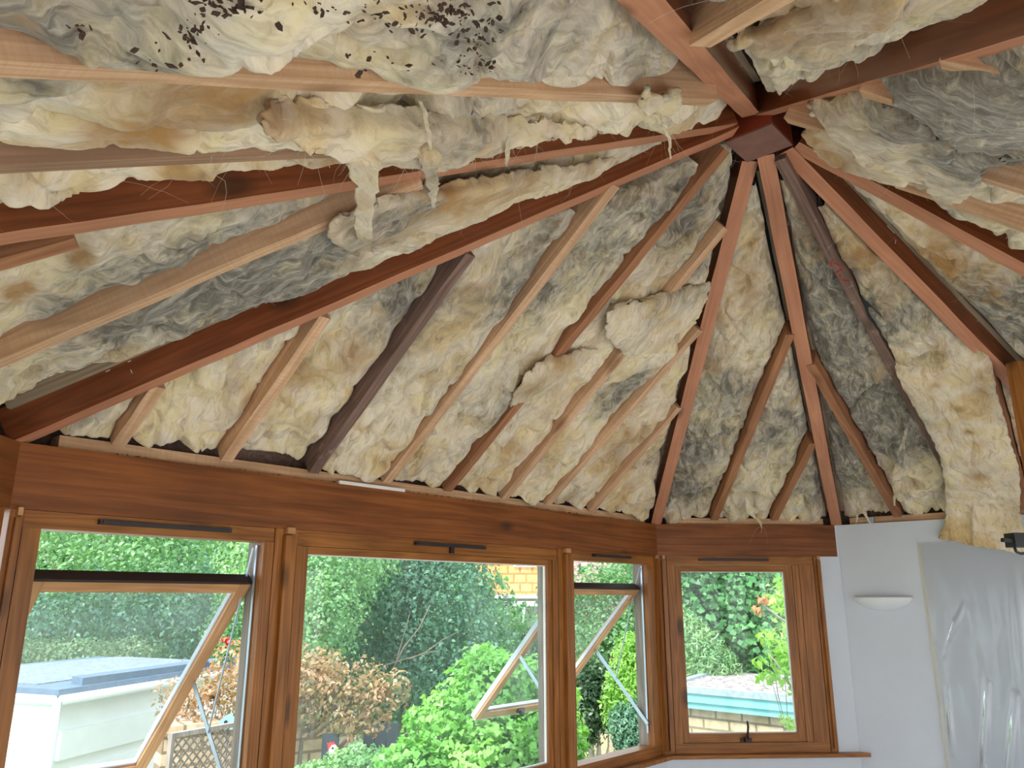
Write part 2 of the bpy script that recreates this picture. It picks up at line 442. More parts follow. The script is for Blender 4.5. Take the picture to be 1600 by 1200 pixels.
# roof deck above the wool
bm = bmesh.new()
deck_eave = inset(0.45)
T = 0.19
for dz in (T, T + 0.03):
    pass
top = HUB + UP * (T / 0.8 + 0.02)
ring_lo, ring_hi = [], []
for i in range(8):
    d = np.array([deck_eave[i][0], deck_eave[i][1]]) - VS[i][:2]
    hd = np.linalg.norm((HUB - VS[i])[:2]); sl = (HUBZ - PLATE) / hd
    z = PLATE - sl * np.linalg.norm(d) + T / 0.8
    ring_lo.append(bm.verts.new((deck_eave[i][0], deck_eave[i][1], z))); ring_hi.append(bm.verts.new((deck_eave[i][0], deck_eave[i][1], z + 0.03)))
t0, t1 = bm.verts.new(top), bm.verts.new(top + UP * 0.03)
for i in range(8):
    j = (i + 1) % 8
    bm.faces.new((ring_lo[i], ring_lo[j], t0)); bm.faces.new((ring_hi[j], ring_hi[i], t1)); bm.faces.new((ring_lo[j], ring_lo[i], ring_hi[i], ring_hi[j]))
tag(bm_obj('ceiling', bm, M_DECK), kind='structure')
# eaves board closing the gap behind the rafter feet
for i, nm in enumerate(['trim_%d' % (k + 1) for k in range(8)]):
    bm = bmesh.new(); wall_prism(bm, i, 0.13, 0.16, PLATE - 0.0, PLATE + 0.19)
    tag(bm_obj(nm, bm, M_DARKSAWN), kind='structure')

# ------------------------------------------------------------------ header beams and plates
beam_lab = {
    1: 'long knotty red-brown pine beam over the three adjoining windows',
    2: 'short red-brown pine beam over the single window beside the white wall',
    0: 'pine beam end at the left edge, meeting the long beam in the corner',
    4: 'pine beam on the right side wall, out of frame beyond the hanging wool',
    5: 'pine beam on the wall behind the camera to the right', 6: 'short pine beam behind the camera', 7: 'pine beam behind the camera to the left'}
def beam_obj(i):
    M, L = wall_local(i); Mi = M.inverted()
    bm = bmesh.new()
    a, b = inset(0.0), inset(0.13)
    p = [a[i], a[(i + 1) % 8], b[(i + 1) % 8], b[i]]
    if i == 2:                       # its end runs past the window and stops square
        d = (VS[3] - VS[2])[:2] / L
        p[1] = VS[2][:2] + d * (L - 0.015); p[2] = p[1] + np.array([-d[1], d[0]]) * 0.13
    if i == 4:                       # starts clear of the white wall
        p[0] = p[0] + (p[1] - p[0]) * 0.02
    prism(bm, p, HEADZ, PLATE)
    bm.transform(Mi)
    o = bm_obj('header_beam', bm, M_BEAM, None, M, bevel=0.004)
    tag(o, beam_lab[i], 'beam', 'header beams round the room')
    return o
for i in (1, 2, 0, 5, 6): beam_obj(i)
def plate_obj(i, x0, x1, label):
    M, L = wall_local(i)
    bm = bmesh.new(); box(bm, x0, x1, 0.03, 0.105, PLATE + 0.001, PLATE + 0.045)
    o = bm_obj('wall_plate', bm, M_SAWN, None, M, bevel=0.003)
    return tag(o, label, 'timber strip', 'timber strips along the wall tops')
plate_obj(1, 0.12, 3.72, 'dusty sawn timber strip lying along the top of the long beam')
plate_obj(2, 0.08, 1.16, 'sawn timber strip lying along the top of the short beam')
plate_obj(3, 0.08, 1.62, 'thin sawn timber strip along the top of the white wall')

# ------------------------------------------------------------------ hip rafters and the hub
hub_e = empty('hub_block', HUB, label='square dull red block where all the long varnished rafters meet', cat='block')
d131, d41 = comp(131.5), comp(42)
Mh = frame_M(HUB, d131, UP)
bm = bmesh.new(); box(bm, -0.0985, 0.0985, -0.0985, 0.0985, 0.004, 0.26); bm_obj('block_core', bm, M_HUBSIDE, hub_e, Mh, bevel=0.004)
bm = bmesh.new(); box(bm, -0.0975, 0.0975, -0.0975, 0.0975, -0.003, 0.004); tag(bm_obj('bottom_plate', bm, M_HUB, hub_e, Mh), label='flat dull brown underside')
HW, HD = 0.068, 0.115
hip_lab = {
    1: 'varnished red-brown hip rafter with a large round knot, running off the left edge',
    2: 'varnished red-brown hip rafter falling to the left end of the long beam',
    3: 'red-brown hip rafter falling to the corner where the long and short beams meet',
    4: 'red-brown hip rafter falling to the white wall end of the short beam',
    5: 'red-brown hip rafter falling to the top of the tall post',
    6: 'red-brown hip rafter running off the right edge halfway up, lowest of the right-hand rafters but one',
    7: 'deep glossy red-brown hip rafter rising to the top right corner',
    8: 'broad red-brown hip rafter rising from the hub to the top edge'}
hip_lab[6] = 'red-brown hip rafter just above the one on the post, leaving at the right edge'
def timber_mesh(L, w, d, nseg=None, wob=0.002, seed=0, z0=0.0, y0=0.0):
    nseg = nseg or max(4, int(L / 0.12))
    bm = bmesh.new(); r = random.Random(seed); rings = []
    for k in range(nseg + 1):
        x = L * k / nseg; dy, dz = r.uniform(-wob, wob), r.uniform(-wob, wob)
        rings.append([bm.verts.new((x, y0 + sy * w / 2 + dy, z0 + zz + dz)) for sy, zz in ((-1, 0), (1, 0), (1, d), (-1, d))])
    for a, b in zip(rings, rings[1:]):
        for j in range(4): bm.faces.new((a[j], a[(j + 1) % 4], b[(j + 1) % 4], b[j]))
    bm.faces.new(rings[0][::-1]); bm.faces.new(rings[-1])
    return bm
hip_start = {1: (1143, 199), 2: (1150, 206), 3: (1172, 252), 4: (1196, 243), 5: (1228, 236), 6: (1243, 229), 7: (1192, 180), 8: (1174, 181)}
HIPS = {}
for k in range(1, 9):
    P0 = at_z(*hip_start[k], HUBZ + (0.05 if k in (7, 8) else 0.012 if k in (1, 2) else 0.004))
    P1 = VS[k - 1].copy()
    ax = P1 - P0; L = np.linalg.norm(ax)
    M = frame_M(P0, ax, UP)
    e = empty('hip_rafter', P0, label=hip_lab[k], cat='rafter', group='long varnished hip rafters')
    bm = timber_mesh(L + 0.02, HW, HD, wob=0.0012, seed=k)
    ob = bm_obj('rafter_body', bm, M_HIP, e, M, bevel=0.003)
    ob.data.materials.append(M_HIPUNDER)           # lower face set in a paler, pinker wood colour
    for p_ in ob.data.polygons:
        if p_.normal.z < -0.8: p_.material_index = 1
    for s in (-1, 1):
        bm = timber_mesh(L - 0.16, 0.024, 0.05, wob=0.0012, seed=k * 3 + s, z0=0.085 + 0.012, y0=s * (HW / 2 + 0.0125))
        bm.transform(Matrix.Translation((0.14, 0, 0)))
        tag(bm_obj('fixing_batten', bm, M_BATTEN, e, M, bevel=0.002), label='grey unvarnished batten along its side')
    # torn paint and filler along the varnished edge
    bm = bmesh.new(); rr = random.Random(100 + k)
    for q in range(26):
        x = rr.uniform(0.2, L - 0.2); ln = rr.uniform(0.01, 0.07) if rr.random() < 0.6 else rr.uniform(0.004, 0.015); s = rr.choice((-1, 1))
        z = 0.094 - rr.uniform(0, 0.006); y = s * (HW / 2 + 0.0008); hgt = rr.uniform(0.001, 0.004)
        if rr.random() < 0.3: z = rr.uniform(0.03, 0.09); ln, hgt = rr.uniform(0.001, 0.003), rr.uniform(0.004, 0.03)
        box(bm, x, x + ln, min(y, y - s * 0.002), max(y, y - s * 0.002), z, z + hgt)
    tag(bm_obj('paint_flakes', bm, M_CHIP, e, M), label='white paint flakes left on its side', kind='stuff')
    HIPS[k] = (P0, P1, M, L)
# the big round knot on the first hip
P0, P1, M, L = HIPS[1]
hx = 1.0
for q_ in np.linspace(0.6, 2.6, 400):
    p_ = np.array(M @ Vector((q_, -HW / 2, 0.045))) - ORG
    if abs(CX + F * p_[0] / (p_[1] * CT + p_[2] * ST) - 458) < 3: hx = q_
bm = bmesh.new(); bmesh.ops.create_cone(bm, cap_ends=True, segments=20, radius1=0.026, radius2=0.024, depth=0.006)
bm.transform(Matrix.Translation((hx, -HW / 2, 0.045)) @ Matrix.Rotation(math.radians(90), 4, 'X'))
KNOT_BM = bm

# ------------------------------------------------------------------ jack rafters: (facet, lower px, upper px, material, width, label, extend_to_plate)
JW, JD, JR = 0.047, 0.12, 0.028
J = [
 ('long', (190, 690), (243, 612), M_SAWN, 'shortest pale jack rafter, nearest the left end of the long beam'),
 ('long', (360, 712), (508, 496), M_SAWN, 'second pale jack rafter from the left end of the long beam'),
 ('long', (500, 725), (735, 398), M_DARKSAWN, 'dark grey-brown jack rafter standing on the long beam'),
 ('long', (611, 747), (962, 290), M_SAWN, 'pale sawn jack rafter right of the dark grey-brown one on the long beam'),
 ('long', (705, 762), (1136, 235), M_PINKSAWN, 'longest jack rafter, reddish, running from the long beam up to the hub'),
 ('long', (793, 775), (1125, 368), M_SAWN, 'jack rafter on the long beam, next to the right of the longest reddish one'),
 ('long', (862, 782), (1082, 530), M_SAWN, 'second jack rafter on the long beam from its right end'),
 ('long', (928, 795), (1060, 640), M_SAWN, 'shortest jack rafter at the right end of the long beam, half buried in wool'),
 ('single', (1119, 806), (1232, 530), M_PINKSAWN, 'longer jack rafter rising from the middle of the short beam'),
 ('single', (1215, 804), (1268, 698), M_PINKSAWN, 'short jack rafter above the right half of the short beam'),
 ('white', (1398, 800), (1266, 570), M_PINKSAWN, 'orange jack rafter standing on the white wall left of the hanging wool'),
 ('white', (1512, 795), (1218, 250), M_DARKSAWN, 'dark purplish rafter with red paint marks, running from the hub to the white wall'),
 ('white', (1604, 800), (1543, 572), M_PINKSAWN, 'orange jack rafter beside the post, behind the hanging wool sheet'),
 ('backlong', (1600, 300), (1228, 188), M_SAWN, 'pale rafter leaving the hub to the right edge under torn wool'),
 ('backlong', (1600, 361), (1398, 290), M_SAWN, 'pale rafter with tall golden side at the right edge, lowest on that slope'),
 ('backlong', (1600, 131), (1470, 100), M_SAWN, 'pale rafter under the glossy deep hip at the upper right edge'),
 ('backlong', (1600, 222), (1345, 146), M_SAWN, 'pale rafter mostly hidden by dark wool at the right edge'),
 ('back', (1262, -24), (1112, 62), M_SAWN, 'short pale rafter at the top edge between the two uppermost hip rafters'),
 ('topleft', (0, 108), (1112, 161), M_SAWN, 'long pale sawn rafter crossing the upper left from the left edge to the hub'),
 ('topleft', (0, 263), (560, 240), M_BROWN, 'dull brown rafter at the left edge below the long pale sawn one'),
 ('left', (0, 569), (660, 289), M_SAWN, 'pale sawn rafter between the two hip rafters on the left'),
 ('left', (0, 414), (120, 380), M_PINKSAWN, 'stub of reddish rafter at the left edge under the knotted hip'),
]
JLINES = {k: [] for k in FACETS}
JOBJ = []
for k, (fc, lo, hi, m, lab) in enumerate(J):
    fa = FACETS[fc]
    A, B = fa.px(*lo, JR), fa.px(*hi, JR)
    d = (B - A) / np.linalg.norm(B - A)
    # run the foot down to the plate line
    va = fa.uv(A)[1]
    A = A - d * ((va - 0.012) / (d @ fa.v)) if (va > 0.012 or fc in ('long', 'single', 'white')) else A
    e_ = 0.0
    while e_ < 0.14:                      # run the head into the side of the hip
        ub, vb = fa.uv(B + d * (e_ + 0.01))
        if ub < fa.hub[0] * vb / fa.hub[1] + 0.034 or ub > fa.L - (fa.L - fa.hub[0]) * vb / fa.hub[1] - 0.034 or vb > fa.hub[1] - 0.06: break
        e_ += 0.01
    if e_ < 0.139: B = B + d * e_
    L = np.linalg.norm(B - A)
    M = frame_M(A, B - A, fa.n)
    o = bm_obj('jack_rafter', timber_mesh(L, JW, JD, wob=0.0018, seed=40 + k), m, None, M, bevel=0.002)
    tag(o, lab, 'rafter', 'sawn jack rafters')
    JOBJ.append(o)
    a, b = fa.uv(A), fa.uv(B)
    JLINES[fc].append((a[0], (b[0] - a[0]) / (b[1] - a[1]), b[1], lab))

# ------------------------------------------------------------------ glass wool
HK = dict(long=1.02, single=0.95, white=0.98)          # how tightly the wool sits against the hips
HC = dict(long=0.025, single=0.015, white=0.02, left=0.10, topleft=0.10)
def add_attrs(me, **attrs):
    for k, v in attrs.items():
        a = me.attributes.new(k, 'FLOAT', 'POINT'); a.data.foreach_set('value', np.asarray(v, np.float32))
def grid_mesh(name, P, attrs, mat_, parent=None, M=None):
    nt, ns = P.shape[:2]
    me = bpy.data.meshes.new(name)
    idx = np.arange(nt * ns).reshape(nt, ns)
    f = np.stack([idx[:-1, :-1], idx[:-1, 1:], idx[1:, 1:], idx[1:, :-1]], -1).reshape(-1, 4)
    me.vertices.add(nt * ns); me.vertices.foreach_set('co', P.reshape(-1).astype(np.float32))
    me.loops.add(f.size); me.loops.foreach_set('vertex_index', f.reshape(-1).astype(np.int32))
    me.polygons.add(len(f)); me.polygons.foreach_set('loop_start', np.arange(0, f.size, 4, dtype=np.int32))
    me.update(calc_edges=True); me.validate()
    add_attrs(me, **attrs)
    return link(name, me, mat_, parent, M, True)
# dirty and stained places: (facet, px, py, radius m, amount)
DIRT = [('long', 380, 600, .3, .1), ('long', 620, 470, .22, .55), ('long', 650, 470, .16, .5), ('long', 760, 480, .2, .25), ('long', 700, 590, .25, .25), ('long', 820, 450, .2, .5),
        ('long', 905, 400, .28, .6), ('long', 1060, 350, .25, .75), ('long', 990, 300, .2, .4), ('long', 960, 620, .16, .85), ('long', 800, 620, .22, .4), ('long', 640, 530, .15, .35),
        ('long', 1090, 420, .15, .8), ('long', 1000, 590, .13, .5), ('long', 1110, 300, .2, .5), ('long', 980, 700, .12, .2),
        ('single', 1085, 700, .28, 1.0), ('single', 1070, 770, .25, 1.0), ('single', 1130, 610, .2, .8), ('single', 1200, 690, .18, .7), ('single', 1235, 660, .14, .6), ('single', 1190, 650, .15, .55), ('single', 1270, 770, .2, .6), ('single', 1160, 330, .12, .3),
        ('white', 1310, 500, .30, 1.15), ('white', 1300, 570, .25, 1.1), ('white', 1340, 640, .28, 1.1), ('white', 1310, 700, .26, 1.1), ('white', 1400, 640, .2, 1.0), ('white', 1420, 700, .18, .9), ('white', 1330, 760, .25, .9), ('white', 1250, 380, .2, .5), ('white', 1270, 450, .2, .8), ('white', 1430, 480, .2, .3),
        ('right', 1560, 500, .25, .7), ('right', 1590, 520, .3, .8), ('right', 1330, 330, .2, .3),
        ('backlong', 1480, 170, .35, 1.1), ('backlong', 1560, 150, .3, 1.0), ('backlong', 1560, 250, .22, .9), ('backlong', 1470, 290, .1, .8), ('backlong', 1450, 330, .1, .9),
        ('left', 180, 480, .25, .6), ('left', 330, 430, .28, .75), ('left', 420, 460, .28, .85), ('left', 260, 490, .2, .6), ('left', 620, 320, .14, .9), ('left', 120, 570, .2, .35), ('left', 330, 500, .18, .6), ('left', 500, 400, .18, .6),
        ('topleft', 30, 50, .2, .6), ('topleft', 850, 60, .3, .45), ('topleft', 720, 190, .2, .5), ('topleft', 1020, 110, .15, .6), ('topleft', 330, 150, .15, .25), ('topleft', 700, 40, .18, .5), ('topleft', 110, 30, .2, .45),
        ('back', 1250, 60, .25, .3), ('back', 1180, 110, .15, .6), ('back', 1130, 20, .15, .5)]
TAN = [('long', 830, 590, .08, .9), ('long', 860, 560, .1, .6), ('long', 570, 560, .12, .5), ('long', 480, 590, .12, .6), ('long', 980, 690, .15, .7), ('long', 970, 730, .1, .7), ('long', 410, 640, .1, .6), ('long', 720, 470, .1, .5), ('long', 800, 700, .12, .4),
       ('single', 1170, 480, .18, .45), ('single', 1160, 430, .14, .5), ('single', 1190, 370, .12, .5), ('single', 1110, 580, .1, .8), ('single', 1130, 760, .1, .4),
       ('white', 1260, 350, .14, .7), ('white', 1340, 410, .14, .8), ('white', 1345, 412, .05, 1.3), ('white', 1385, 470, .12, .6), ('white', 1280, 420, .1, .8), ('white', 1390, 600, .1, .6),
       ('right', 1440, 400, .2, .6), ('right', 1540, 470, .1, 1.0), ('right', 1300, 310, .15, .5), ('right', 1500, 440, .2, .5),
       ('backlong', 1330, 235, .15, .7), ('backlong', 1460, 190, .1, 1.0), ('backlong', 1360, 270, .15, .6), ('backlong', 1560, 220, .1, .6),
       ('left', 130, 410, .04, 1.4), ('left', 25, 455, .05, 1.4), ('left', 690, 310, .12, 1.0), ('left', 560, 380, .12, .8), ('left', 780, 300, .15, .5), ('left', 160, 520, .08, .7), ('left', 270, 470, .1, .5),
       ('topleft', 230, 180, .1, 1.0), ('topleft', 320, 150, .1, .9), ('topleft', 170, 205, .1, .8), ('topleft', 510, 220, .05, 1.3), ('topleft', 290, 280, .06, 1.4), ('topleft', 420, 100, .15, .4), ('topleft', 60, 30, .1, .5), ('topleft', 560, 250, .15, .6), ('topleft', 640, 210, .2, .35),
       ('back', 1240, 70, .15, .9), ('back', 1190, 60, .12, .6), ('back', 1350, 20, .2, .5)]
_DW = [(FACETS[f].px(x, y, 0.04), r, a) for f, x, y, r, a in DIRT]
_TW = [(FACETS[f].px(x, y, 0.04), r, a) for f, x, y, r, a in TAN] + [(FACETS['white'].px(x, y, -0.045), r, a) for x, y, r, a in ((1463, 607, .022, 1.3), (1497, 642, .03, 1.6), (1513, 675, .028, 1.2), (1543, 592, .05, .9), (1535, 615, .05, .7), (1525, 740, .06, .8), (1535, 690, .05, .4))]
def stain(Pw, seed, dirt0=0.12, tan0=0.12):
    q = Pw + seed * 3.1
    jit = np.stack([fbm(q * 6 + k * 40, 3) for k in range(3)], -1) * 0.12
    d = dirt0 + 0.55 * np.clip(fbm(q * 3.2, 4) - 0.02, 0, 1) * 1.4
    for c, r, a in _DW: d = d + 1.15 * a * np.exp(-((Pw + jit * min(1, r / .15) - c) ** 2).sum(-1) / (r * r) * 1.4)
    t = tan0 + 0.9 * np.clip(fbm(q * 5 + 70, 3) - 0.08, 0, 1)
    for c, r, a in _TW: t = t + 1.2 * a * np.exp(-((Pw + jit * min(1, r / .15) - c) ** 2).sum(-1) / (r * r) * 1.4)
    return np.clip(d, 0, 1.3), np.clip(t, 0, 1.2)
def wool_relief(q, seed, amp):
    """lumps, creases and fibres; positive = hanging lower"""
    w = np.stack([fbm(q * 4 + seed + k * 31, 2) for k in range(3)], -1)
    qw = q + w * 0.09
    lumps = 0.42 - billow(qw * np.array([4.6, 2.9, 4.0]) + seed, 2, 0.45) * 1.7
    mid = fbm(qw * np.array([11, 6, 9]) + seed * 2, 3, 0.42)
    rid = np.abs(perlin(qw * np.array([7, 4.2, 6]) + seed * 5))
    rid2 = np.abs(perlin(qw * np.array([15, 8, 12]) + seed * 3))
    fine = fbm((q + w * 0.2) * np.array([48, 14, 30]) + seed, 3, 0.5)
    return amp * lumps + 0.026 * mid - 0.028 * np.exp(-(rid / 0.085) ** 2) - 0.010 * np.exp(-(rid2 / 0.09) ** 2) + 0.0035 * fine
def strands(name, parent, pts_n, count, length, seed, rad=0.00032, droop=0.35, fly=0.01):
    """loose fibres combed over the surface and hanging from it: one curve object"""
    r = np.random.default_rng(seed)
    P, N = pts_n
    cu = bpy.data.curves.new(name, 'CURVE'); cu.dimensions = '3D'; cu.bevel_depth = rad; cu.bevel_resolution = 0; cu.use_fill_caps = False
    for i in r.integers(0, len(P), max(4, int(count * 0.6))):
        p = P[i].copy(); n_ = N[i]
        L = length * r.choice((0.25, 0.4, 0.6, 1.2)) * r.uniform(0.6, 1.2); k = 7
        d = r.normal(size=3); d -= n_ * (d @ n_); d /= np.linalg.norm(d) + 1e-9
        curl = r.normal(size=3) * 0.9
        pts = []
        for j in range(k):
            t = j / (k - 1)
            pts.append(p - n_ * 0.004 - n_ * fly * math.sin(t * 2.4) * r.uniform(0.6, 1.2) * -1.0 - np.array([0, 0, droop * L * t * t]))
            d = d + curl * 0.35 + r.normal(size=3) * 0.25; d -= n_ * (d @ n_) * 0.8; d /= np.linalg.norm(d)
            p = p + d * L / (k - 1)
        sp = cu.splines.new('POLY'); sp.points.add(k - 1)
        sp.points.foreach_set('co', np.concatenate([np.array(pts), np.ones((k, 1))], 1).reshape(-1))
        w = r.uniform(0.5, 1.6)
        for j, pt in enumerate(sp.points): pt.radius = w * (1 - 0.7 * j / (k - 1))
    cu.materials.append(M_STRAND)
    o = bpy.data.objects.new(name, cu); COL.objects.link(o)
    if parent is not None:
        o.parent = parent; o.matrix_parent_inverse = WM[parent.name].inverted()
    o['kind'] = 'stuff'
    return o
def surf_normals(P, down):
    du = np.gradient(P, axis=1); dv = np.gradient(P, axis=0)
    n = np.cross(du, dv); n /= np.linalg.norm(n, axis=-1, keepdims=True) + 1e-9
    s = np.sign((n * down).sum(-1, keepdims=True)); s[s == 0] = 1
    return n * s
def batt(fc, left, right, seed, label, base=0.05, amp=0.055, v0=0.015, vmax=None, res=0.0085, sag=(), dirt0=0.12, tan0=0.12, nstr=60, edge=0.02, group='glass wool batts between the rafters', **_):
    """wool filling the bay between two rafter lines; left/right = index into sorted jack lines or 'hip'"""
    fa = FACETS[fc]; hu, hv = fa.hub
    cl = HW / 2 + 0.004; cj = JW / 2 + 0.003
    def hipL(v): return hu * v / hv + cl * HK.get(fc, 1.2)
    def hipR(v): return fa.L - (fa.L - hu) * v / hv - cl * HK.get(fc, 1.2)
    def line(j): return lambda v: j[0] + j[1] * v
    def lo(v):
        h = hipL(v)
        if left == 'hip': return h
        j = left; return np.maximum(h, j[0] + j[1] * v + cj)
    def hi(v):
        h = hipR(v)
        if right == 'hip': return h
        j = right; return np.minimum(h, j[0] + j[1] * v - cj)
    vv = np.linspace(v0, vmax or hv, 600); ok = (hi(vv) - lo(vv)) > 0.03
    if not ok.any(): return None
    i0 = np.argmax(ok); i1 = i0 + (np.argmin(ok[i0:]) if not ok[i0:].all() else len(ok) - i0) - 1
    va, vb = vv[i0], vv[max(i1, i0 + 4)]
    wmax = (hi(vv) - lo(vv))[i0:i1 + 1].max()
    nt = max(8, int((vb - va) / res)); ns = max(8, int(wmax / res))
    v = np.linspace(va, vb, nt); s = np.linspace(0, 1, ns)
    lo_, hi_ = lo(v), hi(v); hi_ = np.maximum(hi_, lo_ + 0.004)
    hl_ = (np.abs(lo_ - hipL(v)) < 1e-6).astype(float); hr_ = (np.abs(hi_ - hipR(v)) < 1e-6).astype(float)
    Ug = lo_[:, None] + (hi_ - lo_)[:, None] * s[None, :]; Vg = np.repeat(v[:, None], ns, 1)
    q = np.stack([Ug, Vg, np.full_like(Ug, seed * 1.7)], -1).reshape(-1, 3)
    R = wool_relief(q, seed * 7.77, amp).reshape(nt, ns)
    big = fbm(q * 1.7 + seed, 2).reshape(nt, ns) * 0.05
    sd = np.minimum(s, 1 - s)[None, :] * (hi_ - lo_)[:, None]
    edg = np.clip(sd / 0.07, 0, 1) ** 0.5
    hb = np.maximum(hl_[:, None] * np.exp(-((s[None, :] * (hi_ - lo_)[:, None]) / 0.055) ** 2), hr_[:, None] * np.exp(-(((1 - s)[None, :] * (hi_ - lo_)[:, None]) / 0.055) ** 2))
    Wn = base + HC.get(fc, 0.065) * hb + 0.035 * (1 - edg) - (R * (0.35 + 0.65 * edg)) + big
    Pf = (fa.A + Ug[..., None] * fa.u + Vg[..., None] * fa.v + Wn[..., None] * fa.n)
    for (x, y, r_, dep) in sag:
        c = fa.px(x, y, 0.03); dd = ((Pf - c) - ((Pf - c) @ fa.n)[..., None] * fa.n)
        Wn = Wn - dep * np.exp(-(dd ** 2).sum(-1) / (r_ * r_))
    lat = np.stack([fbm(q * 9 + 11 + seed, 2), fbm(q * 9 + 57 + seed, 2)], -1).reshape(nt, ns, 2) * 0.03 * edg[..., None]
    if fc in ('left', 'topleft', 'backlong', 'right'):       # the wool has pulled away from the hips, baring their battens
        dl, dr = s[None, :] * (hi_ - lo_)[:, None], (1 - s)[None, :] * (hi_ - lo_)[:, None]
        wob = 0.03 * fbm(q * 5 + 7 + seed, 2).reshape(nt, ns)
        Wn = np.maximum(Wn, np.maximum(np.where(hl_[:, None] > 0, 0.150 - dl * 0.75, -1), np.where(hr_[:, None] > 0, 0.150 - dr * 0.75, -1)) + wob - 0.01)
    Wn = np.minimum(Wn, 0.15)
    Wn[:, 0] = 0.16; Wn[:, -1] = 0.16; Wn[0, :] = 0.12
    Wn[:, 1] = np.maximum(Wn[:, 1], edge + HC.get(fc, 0.05) * hl_); Wn[:, -2] = np.maximum(Wn[:, -2], edge + HC.get(fc, 0.05) * hr_)
    M = frame_M(fa.A, fa.u, fa.n); Mi = np.array(M.inverted())
    Pw = fa.A + (Ug + lat[..., 0])[..., None] * fa.u + (Vg + lat[..., 1])[..., None] * fa.v + Wn[..., None] * fa.n
    Pl = Pw @ Mi[:3, :3].T + Mi[:3, 3]
    d, t = stain(Pw.reshape(-1, 3), seed, dirt0, tan0)
    o = grid_mesh('insulation_batt', Pl, dict(dirt=d, tan=t), M_WOOL, None, M)
    tag(o, label, 'insulation', group)
    if nstr:
        N = surf_normals(Pw, -UP)
        strands('loose_fibres', o, (Pw[3:-3, 3:-3].reshape(-1, 3), N[3:-3, 3:-3].reshape(-1, 3)), int(nstr), 0.11, 900 + int(seed))
    return o
def sorted_lines(fc): return sorted(JLINES[fc], key=lambda j: j[0] + j[1] * 0.3)
def bays(fc, labels, seed, **kw):
    ls = ['hip'] + sorted_lines(fc) + ['hip']
    per = kw.pop('per', {})
    for i, (a, b) in enumerate(zip(ls, ls[1:])):
        if labels[i] is None: continue
        k = dict(kw); k.update(per.get(i, {}))
        batt(fc, a, b, seed + i, labels[i], **k)
bays('long', ['tiny wad of wool in the left corner above the long beam',
              'cream wool between the two leftmost jack rafters on the long beam',
              'yellowish wool left of the dark grey-brown jack rafter',
              'whitish wool right of the dark grey-brown jack rafter',
              'long greyish wool left of the longest reddish jack rafter',
              'yellow-green wool right of the longest reddish jack rafter',
              'wool with a dark grey patch, third bay from the right end of the long beam',
              'cream wool beside the second jack rafter from the long beam right end',
              'tan stained wool in the corner where the two beams meet'], 20,
     per={0: dict(nstr=8), 1: dict(base=0.055, amp=0.08, dirt0=0.0, nstr=20), 2: dict(base=0.055, amp=0.07, dirt0=0.1), 3: dict(base=0.03, amp=0.06, dirt0=0.15, nstr=110),
          4: dict(base=0.035, nstr=150, dirt0=0.22), 5: dict(base=0.035, nstr=130, tan0=0.2), 6: dict(base=0.035, nstr=90), 7: dict(base=0.03, nstr=70, tan0=0.22), 8: dict(base=0.02, nstr=50, tan0=0.3, dirt0=0.05)})
bays('single', ['wool left of the longer jack rafter over the single window, dark grey at its foot',
                'pale wool between the two jack rafters over the short beam',
                'thin grey wool strip at the right end of the short beam'], 40,
     base=0.045, amp=0.06, v0=-0.03, per={0: dict(nstr=160), 1: dict(nstr=60), 2: dict(nstr=25)})
bays('white', ['blackened wool wedge above the white wall beside the short beam end',
               'dark grey wool left of the purplish rafter',
               'cream and brown wool right of the purplish rafter',
               'cream wool behind the post at the right edge'], 50,
     base=0.06, amp=0.06, v0=-0.03, per={0: dict(nstr=60), 1: dict(nstr=160, base=0.065, amp=0.075), 2: dict(nstr=120, base=0.03), 3: dict(nstr=20)})
bays('right', ['cream fluffy wool between the two lower right hip rafters'], 60, base=0.06, amp=0.06, nstr=130)
bays('left', ['thin wool wedge at the left edge between the knotted hip and a reddish stub', 'large cream and grey wool under the knotted hip on the left', 'grey and cream wool along the upper side of the hip reaching the long beam'][:len(JLINES['left']) + 1], 70,
     base=0.06, amp=0.065, nstr=70, dirt0=0.2)
bays('topleft', ['yellowish wool with dead leaves along the top edge', 'large cream wool between the dull brown and the long pale rafters upper left',
                 'whitish wool strip along the knotted hip at the left edge'], 80, base=0.045, amp=0.065, nstr=90,
     per={0: dict(base=0.04, amp=0.06, edge=-0.005, sag=((380, 40, .2, .04), (610, 105, .10, .02), (700, 105, .11, .02), (800, 112, .11, .035), (900, 125, .10, .06), (990, 135, .09, .05), (1050, 142, .07, .04)))})
bays('back', ['streaky yellow wool above the deep glossy hip at top right', 'wool left of the short pale rafter at the top edge'], 90, base=0.10, amp=0.045, nstr=60, per={1: dict(base=0.03)})
bays('backlong', ['wool along the hip just above the post hip', 'wool strip between two pale rafters at the right edge', 'brownish wool at right under the dark grey sheet',
                  'dark grey wool between pale rafters at the upper right edge', None], 100, base=0.075, amp=0.05, nstr=70, dirt0=0.3)

